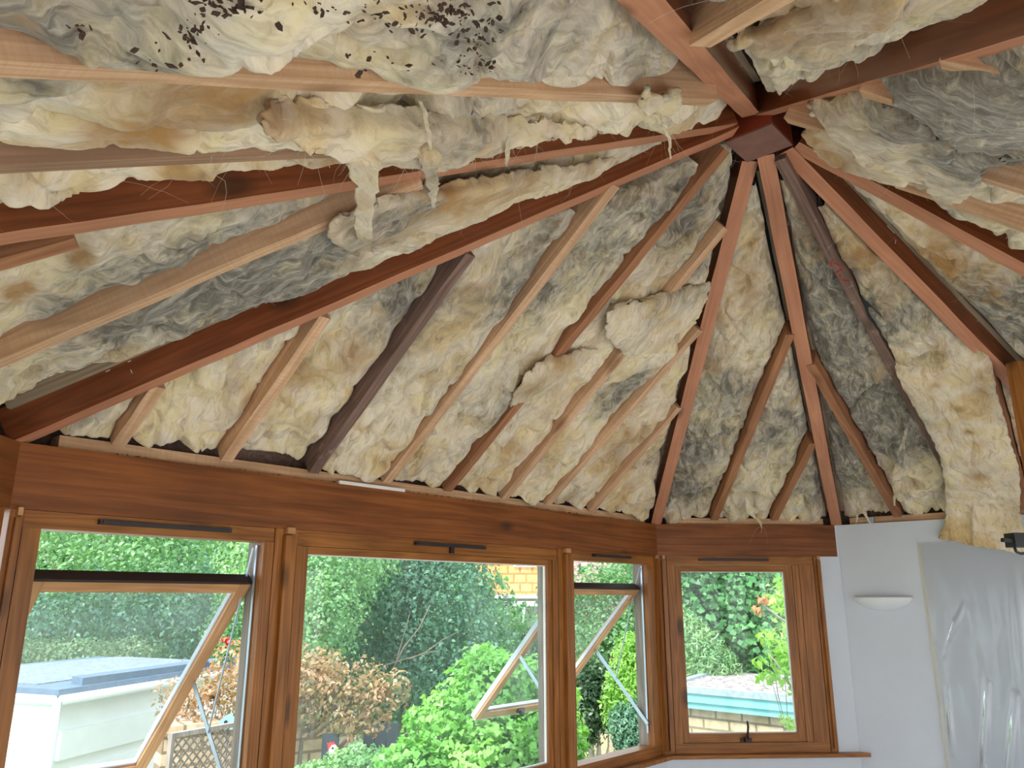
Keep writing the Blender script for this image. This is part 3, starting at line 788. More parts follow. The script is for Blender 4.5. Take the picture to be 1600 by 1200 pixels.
def drape(fc, rows, seed, label, n=(70, 60), amp=0.03, thick=0.012, dirt0=0.1, tan0=0.2, nstr=40, group='torn sheets of wool hanging below the rafters', ragged=0.03, place=None):
    """a torn sheet: rows of (left px, right px, offset below the slope) from top to bottom"""
    fa = FACETS[fc]
    nt, ns = n
    rows = np.array([[*a, *b, oa, ob] for a, b, oa, ob in rows], float)
    t = np.linspace(0, len(rows) - 1, nt); i = np.minimum(t.astype(int), len(rows) - 2); f = (t - i)[:, None]
    def cr(k): return rows[np.clip(i + k, 0, len(rows) - 1)]
    p0, p1, p2, p3 = cr(-1), cr(0), cr(1), cr(2)
    Rw = 0.5 * (2 * p1 + (p2 - p0) * f + (2 * p0 - 5 * p1 + 4 * p2 - p3) * f ** 2 + (3 * p1 - p0 - 3 * p2 + p3) * f ** 3)
    s = np.linspace(0, 1, ns)
    Pw = np.zeros((nt, ns, 3))
    for a in range(nt):
        for b in range(ns):
            x = Rw[a, 0] + (Rw[a, 2] - Rw[a, 0]) * s[b]; y = Rw[a, 1] + (Rw[a, 3] - Rw[a, 1]) * s[b]; off = Rw[a, 4] + (Rw[a, 5] - Rw[a, 4]) * s[b]
            Pw[a, b] = fa.px(x, y, off) if place is None else place(fa, x, y, off)
    q = Pw.reshape(-1, 3)
    ed = np.minimum(np.minimum(s, 1 - s)[None, :], np.minimum(np.linspace(0, 1, nt), 1 - np.linspace(0, 1, nt))[:, None])
    qd = np.stack([(q - q[0]) @ fa.u, (q - q[0]) @ fa.v * 0.75, (q - q[0]) @ fa.n * 0.5], -1)
    wd = np.stack([fbm(qd * 3.5 + seed + k * 31, 2) for k in range(3)], -1) * 0.13
    Rl = (amp * 1.3 * fbm((qd + wd) * 3.2 + seed, 2) + amp * 0.55 * fbm((qd + wd) * np.array([13, 5, 9]) + seed * 2, 3, 0.45) - 0.012 * np.exp(-(np.abs(perlin((qd + wd) * np.array([8, 3.6, 6]) + seed * 4)) / 0.13) ** 2) + 0.003 * fbm((qd + wd) * np.array([60, 16, 40]), 2)).reshape(nt, ns)
    edge = np.clip(1 - ed / 0.06, 0, 1)
    Pw = Pw - fa.n * (Rl * (1 - 0.5 * edge))[..., None]
    rag = np.stack([fbm(q * 22 + k * 9 + seed, 3) for k in range(3)], -1).reshape(nt, ns, 3) * ragged
    Pw = Pw + rag * (0.07 + 0.93 * edge)[..., None] + fa.n * (edge * thick)[..., None]
    d, tt = stain(Pw.reshape(-1, 3), seed, dirt0, tan0)
    M = frame_M(Pw[0, 0], fa.u, fa.n); Mi = np.array(M.inverted())
    Pl = Pw @ Mi[:3, :3].T + Mi[:3, 3]
    o = grid_mesh('torn_insulation', Pl, dict(dirt=d, tan=tt), M_WOOL, None, M)
    so = o.modifiers.new('thickness', 'SOLIDIFY'); so.thickness = thick; so.offset = 0
    tag(o, label, 'insulation', group)
    if nstr: strands('loose_fibres', o, (Pw.reshape(-1, 3), surf_normals(Pw, -UP).reshape(-1, 3)), nstr, 0.07, 1500 + seed, droop=0.8)
    return o
def tongue(parent, pts, widths, seed, name='torn_strip'):
    """narrow strip of wool hanging from a sheet"""
    r = np.random.default_rng(seed)
    pts = np.array(pts); k = 26
    t = np.linspace(0, len(pts) - 1, k); i = np.minimum(t.astype(int), len(pts) - 2)
    C = pts[i] + (pts[i + 1] - pts[i]) * (t - i)[:, None]; w = np.interp(t, np.arange(len(widths)), widths)
    seg = 10; P = np.zeros((k, seg + 1, 3))
    side = np.array([1.0, 0.25, 0]); side /= np.linalg.norm(side); dep = np.array([-side[1], side[0], 0])
    for a in range(k):
        for b in range(seg + 1):
            th = 2 * math.pi * b / seg
            P[a, b] = C[a] + side * math.cos(th) * w[a] + dep * math.sin(th) * w[a] * 0.4
    N = np.stack([fbm(P.reshape(-1, 3) * 16 + seed + 30 * c, 3) for c in range(3)], -1).reshape(P.shape) * 0.022
    P = P + N * np.minimum(1, w / 0.012)[:, None, None]
    P[:, -1] = P[:, 0]
    d, tt = stain(P.reshape(-1, 3), seed, 0.05, 0.2)
    o = grid_mesh(name, P, dict(dirt=d, tan=tt), M_WOOL, parent, Matrix())
    strands('loose_fibres', parent, (P.reshape(-1, 3), np.repeat(dep[None] * 0 + np.array([[0, -1.0, 0]]), P.size // 3, 0)), 30, 0.09, 2500 + seed, droop=0.9)
    return o
TL = FACETS['topleft']; LF = FACETS['left']
sheet = drape('topleft', [((430, 168), (960, 205), .02, .03), ((410, 205), (900, 220), -.03, .0), ((455, 235), (830, 232), -.05, -.02), ((520, 255), (760, 250), -.06, -.04), ((545, 272), (690, 268), -.06, -.05)], 201,
      'big cream sheet of wool sagging over the knotted hip in the upper left', n=(80, 150), amp=0.035, tan0=0.22, nstr=150)
tongue(sheet, [TL.px(578, 228, -.035), TL.px(572, 255, -.062), TL.px(571, 300, -.07), TL.px(566, 350, -.08), TL.px(574, 395, -.08), TL.px(585, 425, -.085)], [.004, .030, .022, .024, .016, .004], 211)
tongue(sheet, [TL.px(668, 222, -.025), TL.px(671, 245, -.052), TL.px(675, 275, -.06), TL.px(678, 300, -.06), TL.px(676, 325, -.06)], [.004, .026, .018, .012, .003], 212)
tongue(sheet, [TL.px(655, 160, -.02), TL.px(668, 190, -.03), TL.px(672, 235, -.05)], [.003, .005, .003], 213)
tongue(sheet, [TL.px(795, 205, -.02), TL.px(793, 235, -.03), TL.px(792, 260, -.035)], [.003, .007, .002], 214)
drape('left', [((640, 300), (965, 252), .035, .05), ((600, 320), (940, 270), .0, .03), ((540, 348), (880, 282), -.01, .03), ((512, 370), (760, 332), -.01, .03), ((545, 392), (690, 360), .0, .03)], 202,
      'torn cream wool with a brown hole between the two left hip rafters', n=(60, 130), amp=0.035, tan0=0.3, nstr=90)
st = drape('topleft', [((1010, 150), (1062, 155), .0, .01), ((1000, 165), (1060, 172), -.01, 0), ((1012, 180), (1052, 184), -.02, -.01)], 203, 'small grey tuft of wool on the long pale rafter near the hub', n=(24, 30), amp=0.012, nstr=25)
tongue(st, [TL.px(1020, 178, -.02), TL.px(1036, 195, -.03), TL.px(1046, 215, -.035), TL.px(1048, 248, -.04)], [.004, .008, .006, .003], 215)
drape('backlong', [((1262, 165), (1370, 150), .05, .05), ((1275, 190), (1420, 185), .0, .02), ((1300, 215), (1470, 225), -.02, .0), ((1340, 245), (1500, 262), -.02, .01), ((1370, 270), (1480, 290), -.01, .01), ((1390, 285), (1440, 300), -.01, .0)], 204,
      'pinkish cream sheet of torn wool hanging right of the hub', n=(80, 90), amp=0.03, tan0=0.25, nstr=90, ragged=0.05)
drape('backlong', [((1255, 205), (1320, 205), .03, .02), ((1258, 222), (1360, 235), .0, -.01), ((1275, 245), (1400, 265), -.01, -.015), ((1310, 262), (1420, 290), -.01, -.02), ((1380, 268), (1400, 282), .0, -.02)], 205,
      'shredded wool fringe just right of the hub above the lower hips', n=(60, 80), amp=0.028, tan0=0.25, nstr=70, ragged=0.05)
drape('backlong', [((1370, 118), (1600, 62), .05, .05), ((1380, 150), (1620, 110), .0, .02), ((1420, 185), (1625, 160), -.02, .0), ((1480, 215), (1625, 210), -.01, .01), ((1500, 240), (1625, 250), .0, .02)], 206,
      'large dark grey sheet of wool hanging under the deep glossy hip', n=(80, 110), amp=0.04, tan0=0.0, dirt0=0.55, nstr=150)
drape('backlong', [((1400, 225), (1625, 215), .04, .03), ((1390, 250), (1625, 240), .0, .02), ((1440, 275), (1540, 262), -.01, .0), ((1450, 300), (1525, 290), -.01, .0), ((1480, 318), (1510, 312), -.005, .0)], 207,
      'yellowish ragged wool below the dark grey sheet at the right edge', n=(60, 90), amp=0.03, tan0=0.3, nstr=70, ragged=0.045)
drape('long', [((1005, 470), (1110, 440), .03, .03), ((960, 485), (1105, 470), -.012, .0), ((950, 510), (1090, 500), -.02, -.01), ((955, 535), (1045, 535), -.02, -.01), ((985, 555), (1030, 550), -.01, .0)], 208,
      'grey-white wool bulging over two jack rafters near the hub end of the long slope', n=(60, 60), amp=0.03, tan0=0.2, nstr=60)
drape('long', [((860, 560), (935, 545), .02, .02), ((845, 572), (915, 572), -.012, -.012), ((820, 600), (880, 590), -.018, -.01), ((800, 640), (850, 620), -.01, .0)], 209,
      'wisp of wool lying across the longest reddish jack rafter', n=(40, 40), amp=0.02, nstr=60)
drape('back', [((1180, 50), (1420, -40), .08, .08), ((1140, 75), (1420, 0), .06, .05), ((1180, 92), (1390, 35), .05, .04), ((1230, 102), (1340, 72), .05, .05), ((1270, 108), (1310, 95), .06, .06)], 210,
      'streaky cream wool sheet just above the deep glossy hip near the hub', n=(60, 100), amp=0.03, tan0=0.35, nstr=80)
def batt_named(lab): return [o for o in bpy.data.objects if o.get('label') == lab][0]
bw = batt_named('dark grey wool left of the purplish rafter')
WFc = FACETS['white']
tongue(bw, [WFc.px(1338, 770, .0), WFc.px(1343, 790, -.03), WFc.px(1352, 806, -.05), WFc.px(1366, 824, -.06)], [.004, .022, .012, .002], 216)
tongue(bw, [WFc.px(1340, 778, -.01), WFc.px(1340, 800, -.045), WFc.px(1338, 818, -.06)], [.003, .012, .002], 217)
tongue(bw, [WFc.px(1420, 660, .01), WFc.px(1408, 700, -.03), WFc.px(1400, 745, -.05), WFc.px(1398, 790, -.05)], [.004, .02, .03, .006], 218)
bs = batt_named('pale wool between the two jack rafters over the short beam')
SFc = FACETS['single']
tongue(bs, [SFc.px(1165, 775, .02), SFc.px(1172, 800, -.03), SFc.px(1188, 816, -.05), SFc.px(1190, 826, -.05), SFc.px(1188, 846, -.05)], [.004, .03, .012, .0015, .001], 219)
# the sheet that has slid out and hangs down over the white wall
WF = FACETS['white']; Mw, Lw = wall_local(3)
wn_in = -np.array(Mw.col[1][:3]); wA = np.array([VS[3][0], VS[3][1], 0])
def hang(fa, x, y, off):
    if y < 760: return fa.px(x, y, off)
    a = fa.px(x, y, off); b = at_plane(x, y, wA, wn_in, 0.05 + (0.03 if x > 1520 else 0))
    k = min(1, (y - 760) / 60); k = k * k * (3 - 2 * k)
    return a * (1 - k) + b * k
drape('white', [((1395, 556), (1520, 520), .07, .07), ((1398, 575), (1545, 560), .02, .02), ((1405, 596), (1552, 585), -.03, -.01), ((1430, 640), (1560, 625), -.045, -.02), ((1462, 700), (1578, 690), -.05, -.03), ((1475, 745), (1592, 740), -.05, -.035), ((1478, 795), (1594, 800), -.03, -.03), ((1475, 822), (1600, 835), -.02, -.02), ((1466, 845), (1608, 870), -.02, -.02)], 230,
      'wide cream sheet of wool with brown holes hanging over the white wall top', n=(150, 70), amp=0.016, tan0=0.22, dirt0=0.0, nstr=60, ragged=0.014, place=hang)

# ------------------------------------------------------------------ windows
def M_wall(i): return wall_local(i)[0]
def part(name, parent, m, M, boxes, bevel=0.003, label=None):
    bm = bmesh.new()
    for b in boxes: box(bm, *b)
    o = bm_obj(name, bm, m, parent, M, bevel=bevel)
    if label: o['label'] = label
    return o
Z = lambda z: EYE + z
MF, ML = wall_local(1)
MS, MSL = wall_local(2)
SB = SILL + 0.012                      # underside of frames
def window(name, M, x0, x1, o0, o1, ztop, zbot, vent, glass=None, glass_y=0.032):
    """frame x0..x1, opening o0..o1"""
    e = empty(name, M @ Vector(((x0 + x1) / 2, 0.05, SB))); e['kind'] = 'structure'
    part('frame_head', e, M_FRAMEX, M, [(x0, x1, 0.006, 0.10, ztop, HEADZ - 0.001)])
    part('frame_jamb', e, M_FRAME, M, [(x0, o0, 0.002, 0.045, zbot, ztop)])
    part('frame_jamb', e, M_FRAME, M, [(o1, x1, 0.002, 0.045, zbot, ztop)])
    part('frame_sill', e, M_FRAMEX, M, [(x0, x1, 0.004, 0.10, SB, zbot)])
    part('outer_jamb', e, M_WEATHER, M, [(x0, o0 - 0.003, 0.046, 0.115, zbot, ztop)], label='grey weathered outer edge')
    part('outer_jamb', e, M_WEATHER, M, [(o1 + 0.003, x1, 0.046, 0.115, zbot, ztop)], label='grey weathered outer edge')
    v0, v1 = vent
    part('trickle_vent', e, M_VENT, M, [(v0, v1, -0.012, 0.008, Z(0.237), Z(0.252)), (v0 + 0.01, v1 - 0.01, -0.016, -0.010, Z(0.2395), Z(0.2495))], bevel=0.002, label='dark brown vent strip')
    return e
def pane(e, M, o0, o1, z0, z1, y, m=None):
    bm = bmesh.new(); box(bm, o0, o1, y, y + 0.004, z0, z1)
    return bm_obj('pane', bm, m or M_GLASS, e, M)
w1 = window('window_1', MF, 0.045, 0.937, 0.098, 0.893, Z(0.212), Z(-0.873), (0.267, 0.745))
w2 = window('window_2', MF, 1.043, 2.742, 1.062, 2.700, Z(0.205), Z(-0.873), (1.673, 2.144))
w3 = window('window_3', MF, 2.875, 3.765, 2.893, 3.680, Z(0.212), Z(-0.873), (3.08, 3.48))
w4 = window('window_4', MS, 0.060, 1.050, 0.108, 0.950, Z(0.212), Z(-0.874), (0.276, 0.744))
# closed sashes of windows 2 and 4
def closed_sash(e, M, x0, x1, z0, z1, g, y0=0.010, y1=0.046):
    gx0, gx1, gz0, gz1 = g
    bm = bmesh.new()
    for b in ((x0, gx0, z0, z1), (gx1, x1, z0, z1)): box(bm, b[0], b[1], y0, y1, b[2], b[3])
    s = bm_obj('sash', bm, M_FRAME, e, M, bevel=0.003)
    for b in ((gx0, gx1, z0, gz0), (gx0, gx1, gz1, z1)):
        bm = bmesh.new(); box(bm, b[0], b[1], y0, y1, b[2], b[3]); bm_obj('sash_rail', bm, M_FRAMEX, e, M, bevel=0.003)
    bm = bmesh.new(); box(bm, gx0, gx1, 0.028, 0.032, gz0, gz1); bm_obj('pane', bm, M_GLASS, e, M)
    # pale bead round the glass
    bm = bmesh.new()
    for b in ((gx0, gx0 + .004, gz0, gz1), (gx1 - .007, gx1, gz0, gz1), (gx0, gx1, gz0, gz0 + .006), (gx0, gx1, gz1 - .004, gz1)): box(bm, b[0], b[1], 0.024, 0.037, b[2], b[3])
    tag(bm_obj('glazing_seal', bm, M_CHIP, e, M), label='thin pale seal round the glass')
closed_sash(w2, MF, 1.064, 2.698, Z(-0.870), Z(0.203), (1.104, 2.662, Z(-0.827), Z(0.173)))
closed_sash(w4, MS, 0.110, 0.903, Z(-0.870), Z(0.209), (0.153, 0.850, Z(-0.820), Z(0.168)))
part('fixed_strip', w4, M_FRAME, MS, [(0.905, 0.948, 0.006, 0.046, Z(-0.872), Z(0.21))])
# latch of window 4 and small catch of window 2
def handle(e, M, x, z, curved=True):
    bm = bmesh.new(); box(bm, x - 0.035, x + 0.035, -0.004, 0.010, z, z + 0.022); box(bm, x - 0.013, x + 0.013, -0.026, -0.002, z + 0.002, z + 0.03)
    h = bm_obj('latch', bm, M_IRON, e, M, bevel=0.003); h['label'] = 'dark metal window latch'
    bm = bmesh.new(); tube(bm, [(x, -0.02, z + 0.02), (x + 0.004, -0.026, z + 0.055), (x + 0.008, -0.030, z + 0.095), (x + 0.003, -0.032, z + 0.125)], [0.008, 0.007, 0.0075, 0.006], 8)
    bm_obj('handle', bm, M_IRON, h, M, smooth=True)
handle(w4, MS, 0.51, Z(-0.868))
part('catch', w2, M_IRON, MF, [(1.90, 1.925, -0.006, 0.008, Z(0.208), Z(0.238))])
# open top-hung sashes of windows 1 and 3
SL, PHI = 1.04, math.radians(43)
def open_sash(e, M, o0, o1, glass, arm_left=True):
    top = Vector((0, 0.06, Z(0.045)))
    Ms = M @ Matrix.Translation((o0 + 0.006, 0.06, Z(0.050))) @ Matrix.Rotation(PHI - math.radians(90), 4, 'X')   # local x across, -y... down the sash
    # in sash space: x across, z' becomes outward-down; build with y=0..-L mapped below
    W = o1 - o0 - 0.012
    R = Matrix.Translation((o0 + 0.006, 0.06, Z(0.050)))
    c, s = math.cos(PHI), math.sin(PHI)
    B = Matrix(((1, 0, 0, 0), (0, s, c, 0), (0, -c, s, 0), (0, 0, 0, 1)))      # local y runs down the sash, local z faces outwards
    Ms = M @ R @ B
    st = 0.048
    bm = bmesh.new(); box(bm, 0, st, 0, SL, 0, 0.042); box(bm, W - st, W, 0, SL, 0, 0.042)
    sh = bm_obj('sash', bm, M_SASHY, e, Ms, bevel=0.003)
    bm = bmesh.new(); box(bm, st, W - st, 0, st * 0.9, 0, 0.042); bm_obj('top_rail', bm, M_SASH, sh, Ms, bevel=0.003)
    bm = bmesh.new(); box(bm, st, W - st, SL - st * 1.1, SL, 0, 0.042); bm_obj('bottom_rail', bm, M_SASH, sh, Ms, bevel=0.003)
    bm = bmesh.new(); box(bm, -0.002, W + 0.002, -0.010, -0.0005, 0.002, 0.047); box(bm, -0.002, W + 0.002, -0.008, 0.020, 0.0425, 0.047)
    tag(bm_obj('weather_bar', bm, M_VENT, sh, Ms, bevel=0.003), label='dark brown bar along its top')
    bm = bmesh.new(); box(bm, st - .004, W - st + .004, st - .004, SL - st * 1.1 + .004, 0.020, 0.024); bm_obj('pane', bm, glass, sh, Ms)
    bm = bmesh.new()
    for b in ((st, st + .006, st, SL - st), (W - st - .006, W - st, st, SL - st), (st, W - st, SL - st * 1.1 - .010, SL - st * 1.1)): box(bm, b[0], b[1], b[2], b[3], 0.014, 0.034)
    box(bm, -0.001, W + 0.001, SL, SL + 0.006, 0.0, 0.044)
    for b in ((-.003, 0), (W, W + .003)): box(bm, b[0], b[1], 0.03, SL, 0.016, 0.044)
    tag(bm_obj('glazing_seal', bm, M_STRIP, sh, Ms), label='pale grey seal and drip strip')
    bm = bmesh.new(); box(bm, W * 0.5 - 0.03, W * 0.5 + 0.03, SL - 0.045, SL - 0.02, -0.014, 0.0); box(bm, W * 0.5 - 0.01, W * 0.5 + 0.01, SL - 0.045, SL - 0.015, -0.034, -0.012)
    bm_obj('latch', bm, M_IRON, sh, Ms, bevel=0.003)
    # stays: flat arm from the sash side down to the jamb, thin rod up to the jamb top
    for side in (0, 1):
        x = (o0 + 0.010) if side == 0 else (o1 - 0.012)
        def sp(d, off=0.0): return Vector((x, 0.06 + s * d + c * off, Z(0.050) - c * d + s * off))
        a, b_ = sp(0.52, 0.005), Vector((x, 0.045, Z(-0.74)))
        bm = bmesh.new(); d = (b_ - a); Mx = frame_M(a, d, (1, 0, 0))
        box(bm, -0.02, d.length + 0.01, -0.011, 0.011, -0.002, 0.002)
        arm = bm_obj('stay_arm', bm, M_METAL, e, M @ Mx, bevel=0.001); arm['label'] = 'pale blue-grey metal stay'
        mid = a + d * 0.42
        bm = bmesh.new(); tube(bm, [Vector((x - 0.004, 0.05, Z(0.19))), mid + Vector((-0.004, 0, 0))], 0.0042, 6); bm_obj('stay_rod', bm, M_METAL, e, M)
        bm = bmesh.new(); box(bm, x - 0.003 + (0.008 if side else -0.008), x + 0.000 + (0.008 if side else -0.008), 0.038, 0.050, Z(-0.80), Z(0.20)); bm_obj('stay_track', bm, M_METAL, e, M)
M_SASHY = wood('pale_pine_sash_stile', (0.42, 0.19, 0.075), (0.66, 0.36, 0.17), 0.4, 0.7, coat=0.2, axis=1, knot_amt=0.5)
M_STRIP = plain('pale_grey_rubber', (0.55, 0.60, 0.66), 0.5, var=0.05)
open_sash(w1, MF, 0.098, 0.893, M_GLASS_OLD)
open_sash(w3, MF, 2.893, 3.680, M_GLASS)
# posts that cover the joints between frames
def post(name, M, x0, x1, label, ridge=True):
    e = empty(name, M @ Vector(((x0 + x1) / 2, 0, SB)), label=label, cat='window post', group='pine posts between the windows')
    part('post_board', e, M_FRAME, M, [(x0, x1, 0.0, 0.12, SB, HEADZ - 0.001)])
    w = x1 - x0
    part('cover_bead', e, M_FRAME, M, [(x0 + w * 0.35, x1 - w * 0.18, -0.022, -0.0005, SB + 0.02, HEADZ - 0.028)], bevel=0.006, label='raised rounded strip down its front')
    part('top_block', e, M_SASH, M, [(x0 + w * 0.44, x1 - w * 0.22, -0.018, 0.0, HEADZ - 0.020, HEADZ + 0.004)], label='small paler wood block at its top')
    return e
post('window_post', MF, 0.940, 1.040, 'pine post between the open left window and the wide fixed window')
post('window_post', MF, 2.745, 2.872, 'pine post between the wide fixed window and the narrow open window')
post('corner_post', MF, 3.768, 3.806, 'pine corner post between the narrow open window and the single window')
post('corner_post', MS, 0.004, 0.056, 'pine corner post at the left of the single window')
post('corner_post', MF, 0.002, 0.042, 'dark pine corner post at the left edge of the picture')
post('window_post', MS, 1.054, 1.098, 'pine edge board between the single window and the white wall')
# sills
bm = bmesh.new(); a, b = inset(-0.055), inset(0.11)
prism(bm, [a[1], a[2], b[2], b[1]], SILL - 0.010, SILL + 0.011)
tag(bm_obj('trim_9', bm, M_FRAMEX, bevel=0.006), kind='structure')
bm = bmesh.new(); box(bm, 0.0, 1.0, 0, 1, 0, 1); bm.free()
bm = bmesh.new(); dS = np.array(MS.col[0][:2]); nS = np.array(MS.col[1][:2])
pr = VS[2][:2] + dS * 1.285
prism(bm, [a[2], pr - nS * 0.055 - dS * 0.012, pr - nS * 0.043, pr - nS * 0.0, VS[2][:2] + dS * 1.10 + nS * 0.0, VS[2][:2] + dS * 1.10 + nS * 0.11, b[2]], SILL - 0.010, SILL + 0.011)
tag(bm_obj('trim_10', bm, M_FRAMEX, bevel=0.006), kind='structure')
# left wall window, and an unseen unglazed opening added to let daylight in
ML_, LL = wall_local(0)
w5 = empty('window_5', ML_ @ Vector((LL / 2, 0, SB))); w5['kind'] = 'structure'
part('frame_jamb', w5, M_FRAME, ML_, [(LL - 0.45, LL - 0.022, 0.002, 0.10, 0.25, HEADZ - 0.001)])
part('frame_jamb', w5, M_FRAME, ML_, [(0.03, 0.085, 0.002, 0.10, 0.25, HEADZ - 0.001)])
part('frame_head', w5, M_FRAMEX, ML_, [(0.085, LL - 0.45, 0.006, 0.10, Z(0.21), HEADZ - 0.001)])
pane(w5, ML_, 0.085, LL - 0.45, 0.25, Z(0.21), 0.05)
for k, i in enumerate((5,)):
    M, L = wall_local(i)
    e = empty('window_%d' % (6 + k), M @ Vector((L / 2, 0, 0.25))); e['kind'] = 'structure'
    xs = [0.03, L - 0.03] if L < 2.2 else [0.03, L / 3, 2 * L / 3, L - 0.03]
    for x in xs: part('frame_jamb', e, M_FRAME, M, [(x - 0.025, x + 0.025, 0.01, 0.10, 0.25, HEADZ - 0.001)])

# ------------------------------------------------------------------ tall post, clamp, sconce, dust sheet
P0, P1, Mh5, L5 = HIPS[5]
ptop = at_depth(1600, 566, 3.56)
ph = np.array([0.93, 0.37, 0.0])
Mp = frame_M((ptop[0] + 0.02, ptop[1] + 0.03, 0), ph, UP)
tpos = ptop
bm = bmesh.new(); box(bm, -0.085, 0.045, -0.03, 0.03, 0.0, ptop[2])
tp = bm_obj('timber_post', bm, M_FRAME, None, Mp, bevel=0.003)
tag(tp, 'tall orange timber post under a hip rafter at the right edge', 'post')
# black clamp on the post
cpos = Vector(at_depth(1592, 846, tpos[1] - 0.06))
cl = empty('clamp_bracket', cpos, label='small black clamp bracket jutting in at the right edge beside the wool sheet', cat='clamp')
Mc = frame_M(cpos, (1, 0.1, 0.0), UP)
bm = bmesh.new(); box(bm, -0.032, 0.14, -0.02, 0.045, -0.024, 0.036); bm_obj('clamp_body', bm, M_BLACK, cl, Mc, bevel=0.008)
bm = bmesh.new(); box(bm, -0.075, -0.028, -0.010, 0.012, -0.012, 0.004); o = bm_obj('clamp_tongue', bm, M_BLACK, cl, Mc @ Matrix.Rotation(math.radians(8), 4, 'Y'), bevel=0.003)
bm = bmesh.new(); tube(bm, [(-0.025, 0, -0.024), (-0.020, 0, -0.044), (0.0, 0, -0.052), (0.03, 0, -0.050), (0.06, 0, -0.040)], 0.006, 8); bm_obj('wire_loop', bm, M_BLACK, cl, Mc, smooth=True)
# sconce: half bowl
sc = empty('wall_sconce', Mw @ Vector((0.245, 0, Z(-0.04))), label='white plaster half-bowl uplighter on the white wall', cat='wall light')
verts, faces = [], []
nu, nv = 28, 12
for j in range(nv + 1):
    tz = j / nv
    hw = 0.182 * math.cos(tz * math.pi / 2) ** 0.62 if tz < 1 else 0.004
    dp = 0.095 * math.cos(tz * math.pi / 2) ** 0.7 if tz < 1 else 0.004
    for i in range(nu + 1):
        th = math.pi * i / nu
        verts.append((0.245 + hw * math.cos(th), -0.002 - dp * math.sin(th) * 1.0, Z(0.006) - 0.088 * tz))
for j in range(nv):
    for i in range(nu):
        a_ = j * (nu + 1) + i; faces.append((a_, a_ + 1, a_ + nu + 2, a_ + nu + 1))
o = raw_obj('bowl', verts, faces, M_SCONCE, sc, Mw); md = o.modifiers.new('thickness', 'SOLIDIFY'); md.thickness = 0.006; md.offset = -1
bm = bmesh.new(); tube(bm, [(0.245, -0.035, Z(-0.05)), (0.245, -0.035, Z(-0.015))], [0.014, 0.014], 10); bm_obj('lamp_holder', bm, M_SCONCE, sc, Mw)
# dust sheet
def plastic_mat():
    m = bpy.data.materials.new('thin_polythene'); m.use_nodes = True
    n, l = m.node_tree.nodes, m.node_tree.links
    n.clear()
    o = n.new('ShaderNodeOutputMaterial'); tr = n.new('ShaderNodeBsdfTransparent'); df = n.new('ShaderNodeBsdfDiffuse'); gl = n.new('ShaderNodeBsdfGlossy')
    m1 = n.new('ShaderNodeMixShader'); m2 = n.new('ShaderNodeMixShader'); lw = n.new('ShaderNodeLayerWeight')
    tr.inputs[0].default_value = (0.95, 0.96, 0.97, 1); df.inputs[0].default_value = (0.64, 0.665, 0.71, 1); gl.inputs['Roughness'].default_value = 0.18; gl.inputs[0].default_value = (0.9, 0.95, 1, 1)
    m1.inputs[0].default_value = 0.45
    l.new(tr.outputs[0], m1.inputs[1]); l.new(df.outputs[0], m1.inputs[2])
    lw.inputs['Blend'].default_value = 0.35
    f = mathn(n, l, 'ADD', mathn(n, l, 'MULTIPLY', lw.outputs['Fresnel'], 0.7), 0.05, clamp=True)
    l.new(f, m2.inputs[0]); l.new(m1.outputs[0], m2.inputs[1]); l.new(gl.outputs[0], m2.inputs[2]); l.new(m2.outputs[0], o.inputs['Surface'])
    return m
M_PLASTIC = plastic_mat()
nt, ns = 150, 140
P = np.zeros((nt, ns, 3))
xx = np.linspace(0.505, 1.66, ns); zz = np.linspace(Z(0.335), 0.04, nt)
X, ZZ = np.meshgrid(xx, zz)
fall = (Z(0.335) - ZZ) / Z(0.335)
q = np.stack([X, ZZ, X * 0], -1).reshape(-1, 3)
def ridge_line(x0, z0, x1, z1, w, h):
    d = np.array([x1 - x0, z1 - z0]); L = np.linalg.norm(d); d /= L
    t = (X - x0) * d[0] + (ZZ - z0) * d[1]; s_ = -(X - x0) * d[1] + (ZZ - z0) * d[0]
    return h * np.exp(-(s_ / w) ** 2) * np.clip(1 - np.abs(t / L - 0.5) * 2, 0, 1) ** 0.5
Y = 0.018 + 0.02 * fall + 0.012 * fbm(q * np.array([2.2, 0.9, 1]), 2).reshape(nt, ns) + 0.004 * fbm(q * np.array([9, 2.5, 1]) + 5, 3).reshape(nt, ns)
for a_ in ((0.62, Z(-1.4), 0.78, Z(-0.45), 0.016, 0.03), (0.72, Z(-1.5), 0.92, Z(-0.5), 0.022, 0.035), (0.78, Z(-1.3), 1.35, Z(-0.55), 0.03, 0.05), (0.60, Z(-0.25), 0.72, Z(-0.02), 0.012, 0.012), (0.56, Z(-0.35), 0.66, Z(-0.1), 0.008, 0.01), (0.95, Z(-0.7), 1.0, Z(0.2), 0.03, 0.014), (0.54, Z(-0.9), 0.56, Z(-0.5), 0.012, 0.016), (1.05, Z(-.3), 1.1, Z(.2), .02, .012)):
    Y = Y + ridge_line(*a_)
P[..., 0] = X; P[..., 1] = -Y; P[..., 2] = ZZ
ds = empty('dust_sheet', Mw @ Vector((1.0, 0, 0)), label='clear crinkled plastic dust sheet taped over the right of the white wall', cat='dust sheet')
so = grid_mesh('sheet', P, {}, M_PLASTIC, ds, Mw)
bm = bmesh.new(); box(bm, 0.488, 0.520, -0.0025, -0.0005, 0.05, Z(0.34)); o = bm_obj('tape_strip', bm, M_TAPE, ds, Mw); o['label'] = 'cream tape down its left edge'

# ------------------------------------------------------------------ small things in the roof
kn = bm_obj('wood_knot', KNOT_BM, plain('burnt_knot', (0.03, 0.012, 0.008), 0.5), bpy.data.objects['hip_rafter'], HIPS[1][2])
kn['label'] = 'large dark round knot'
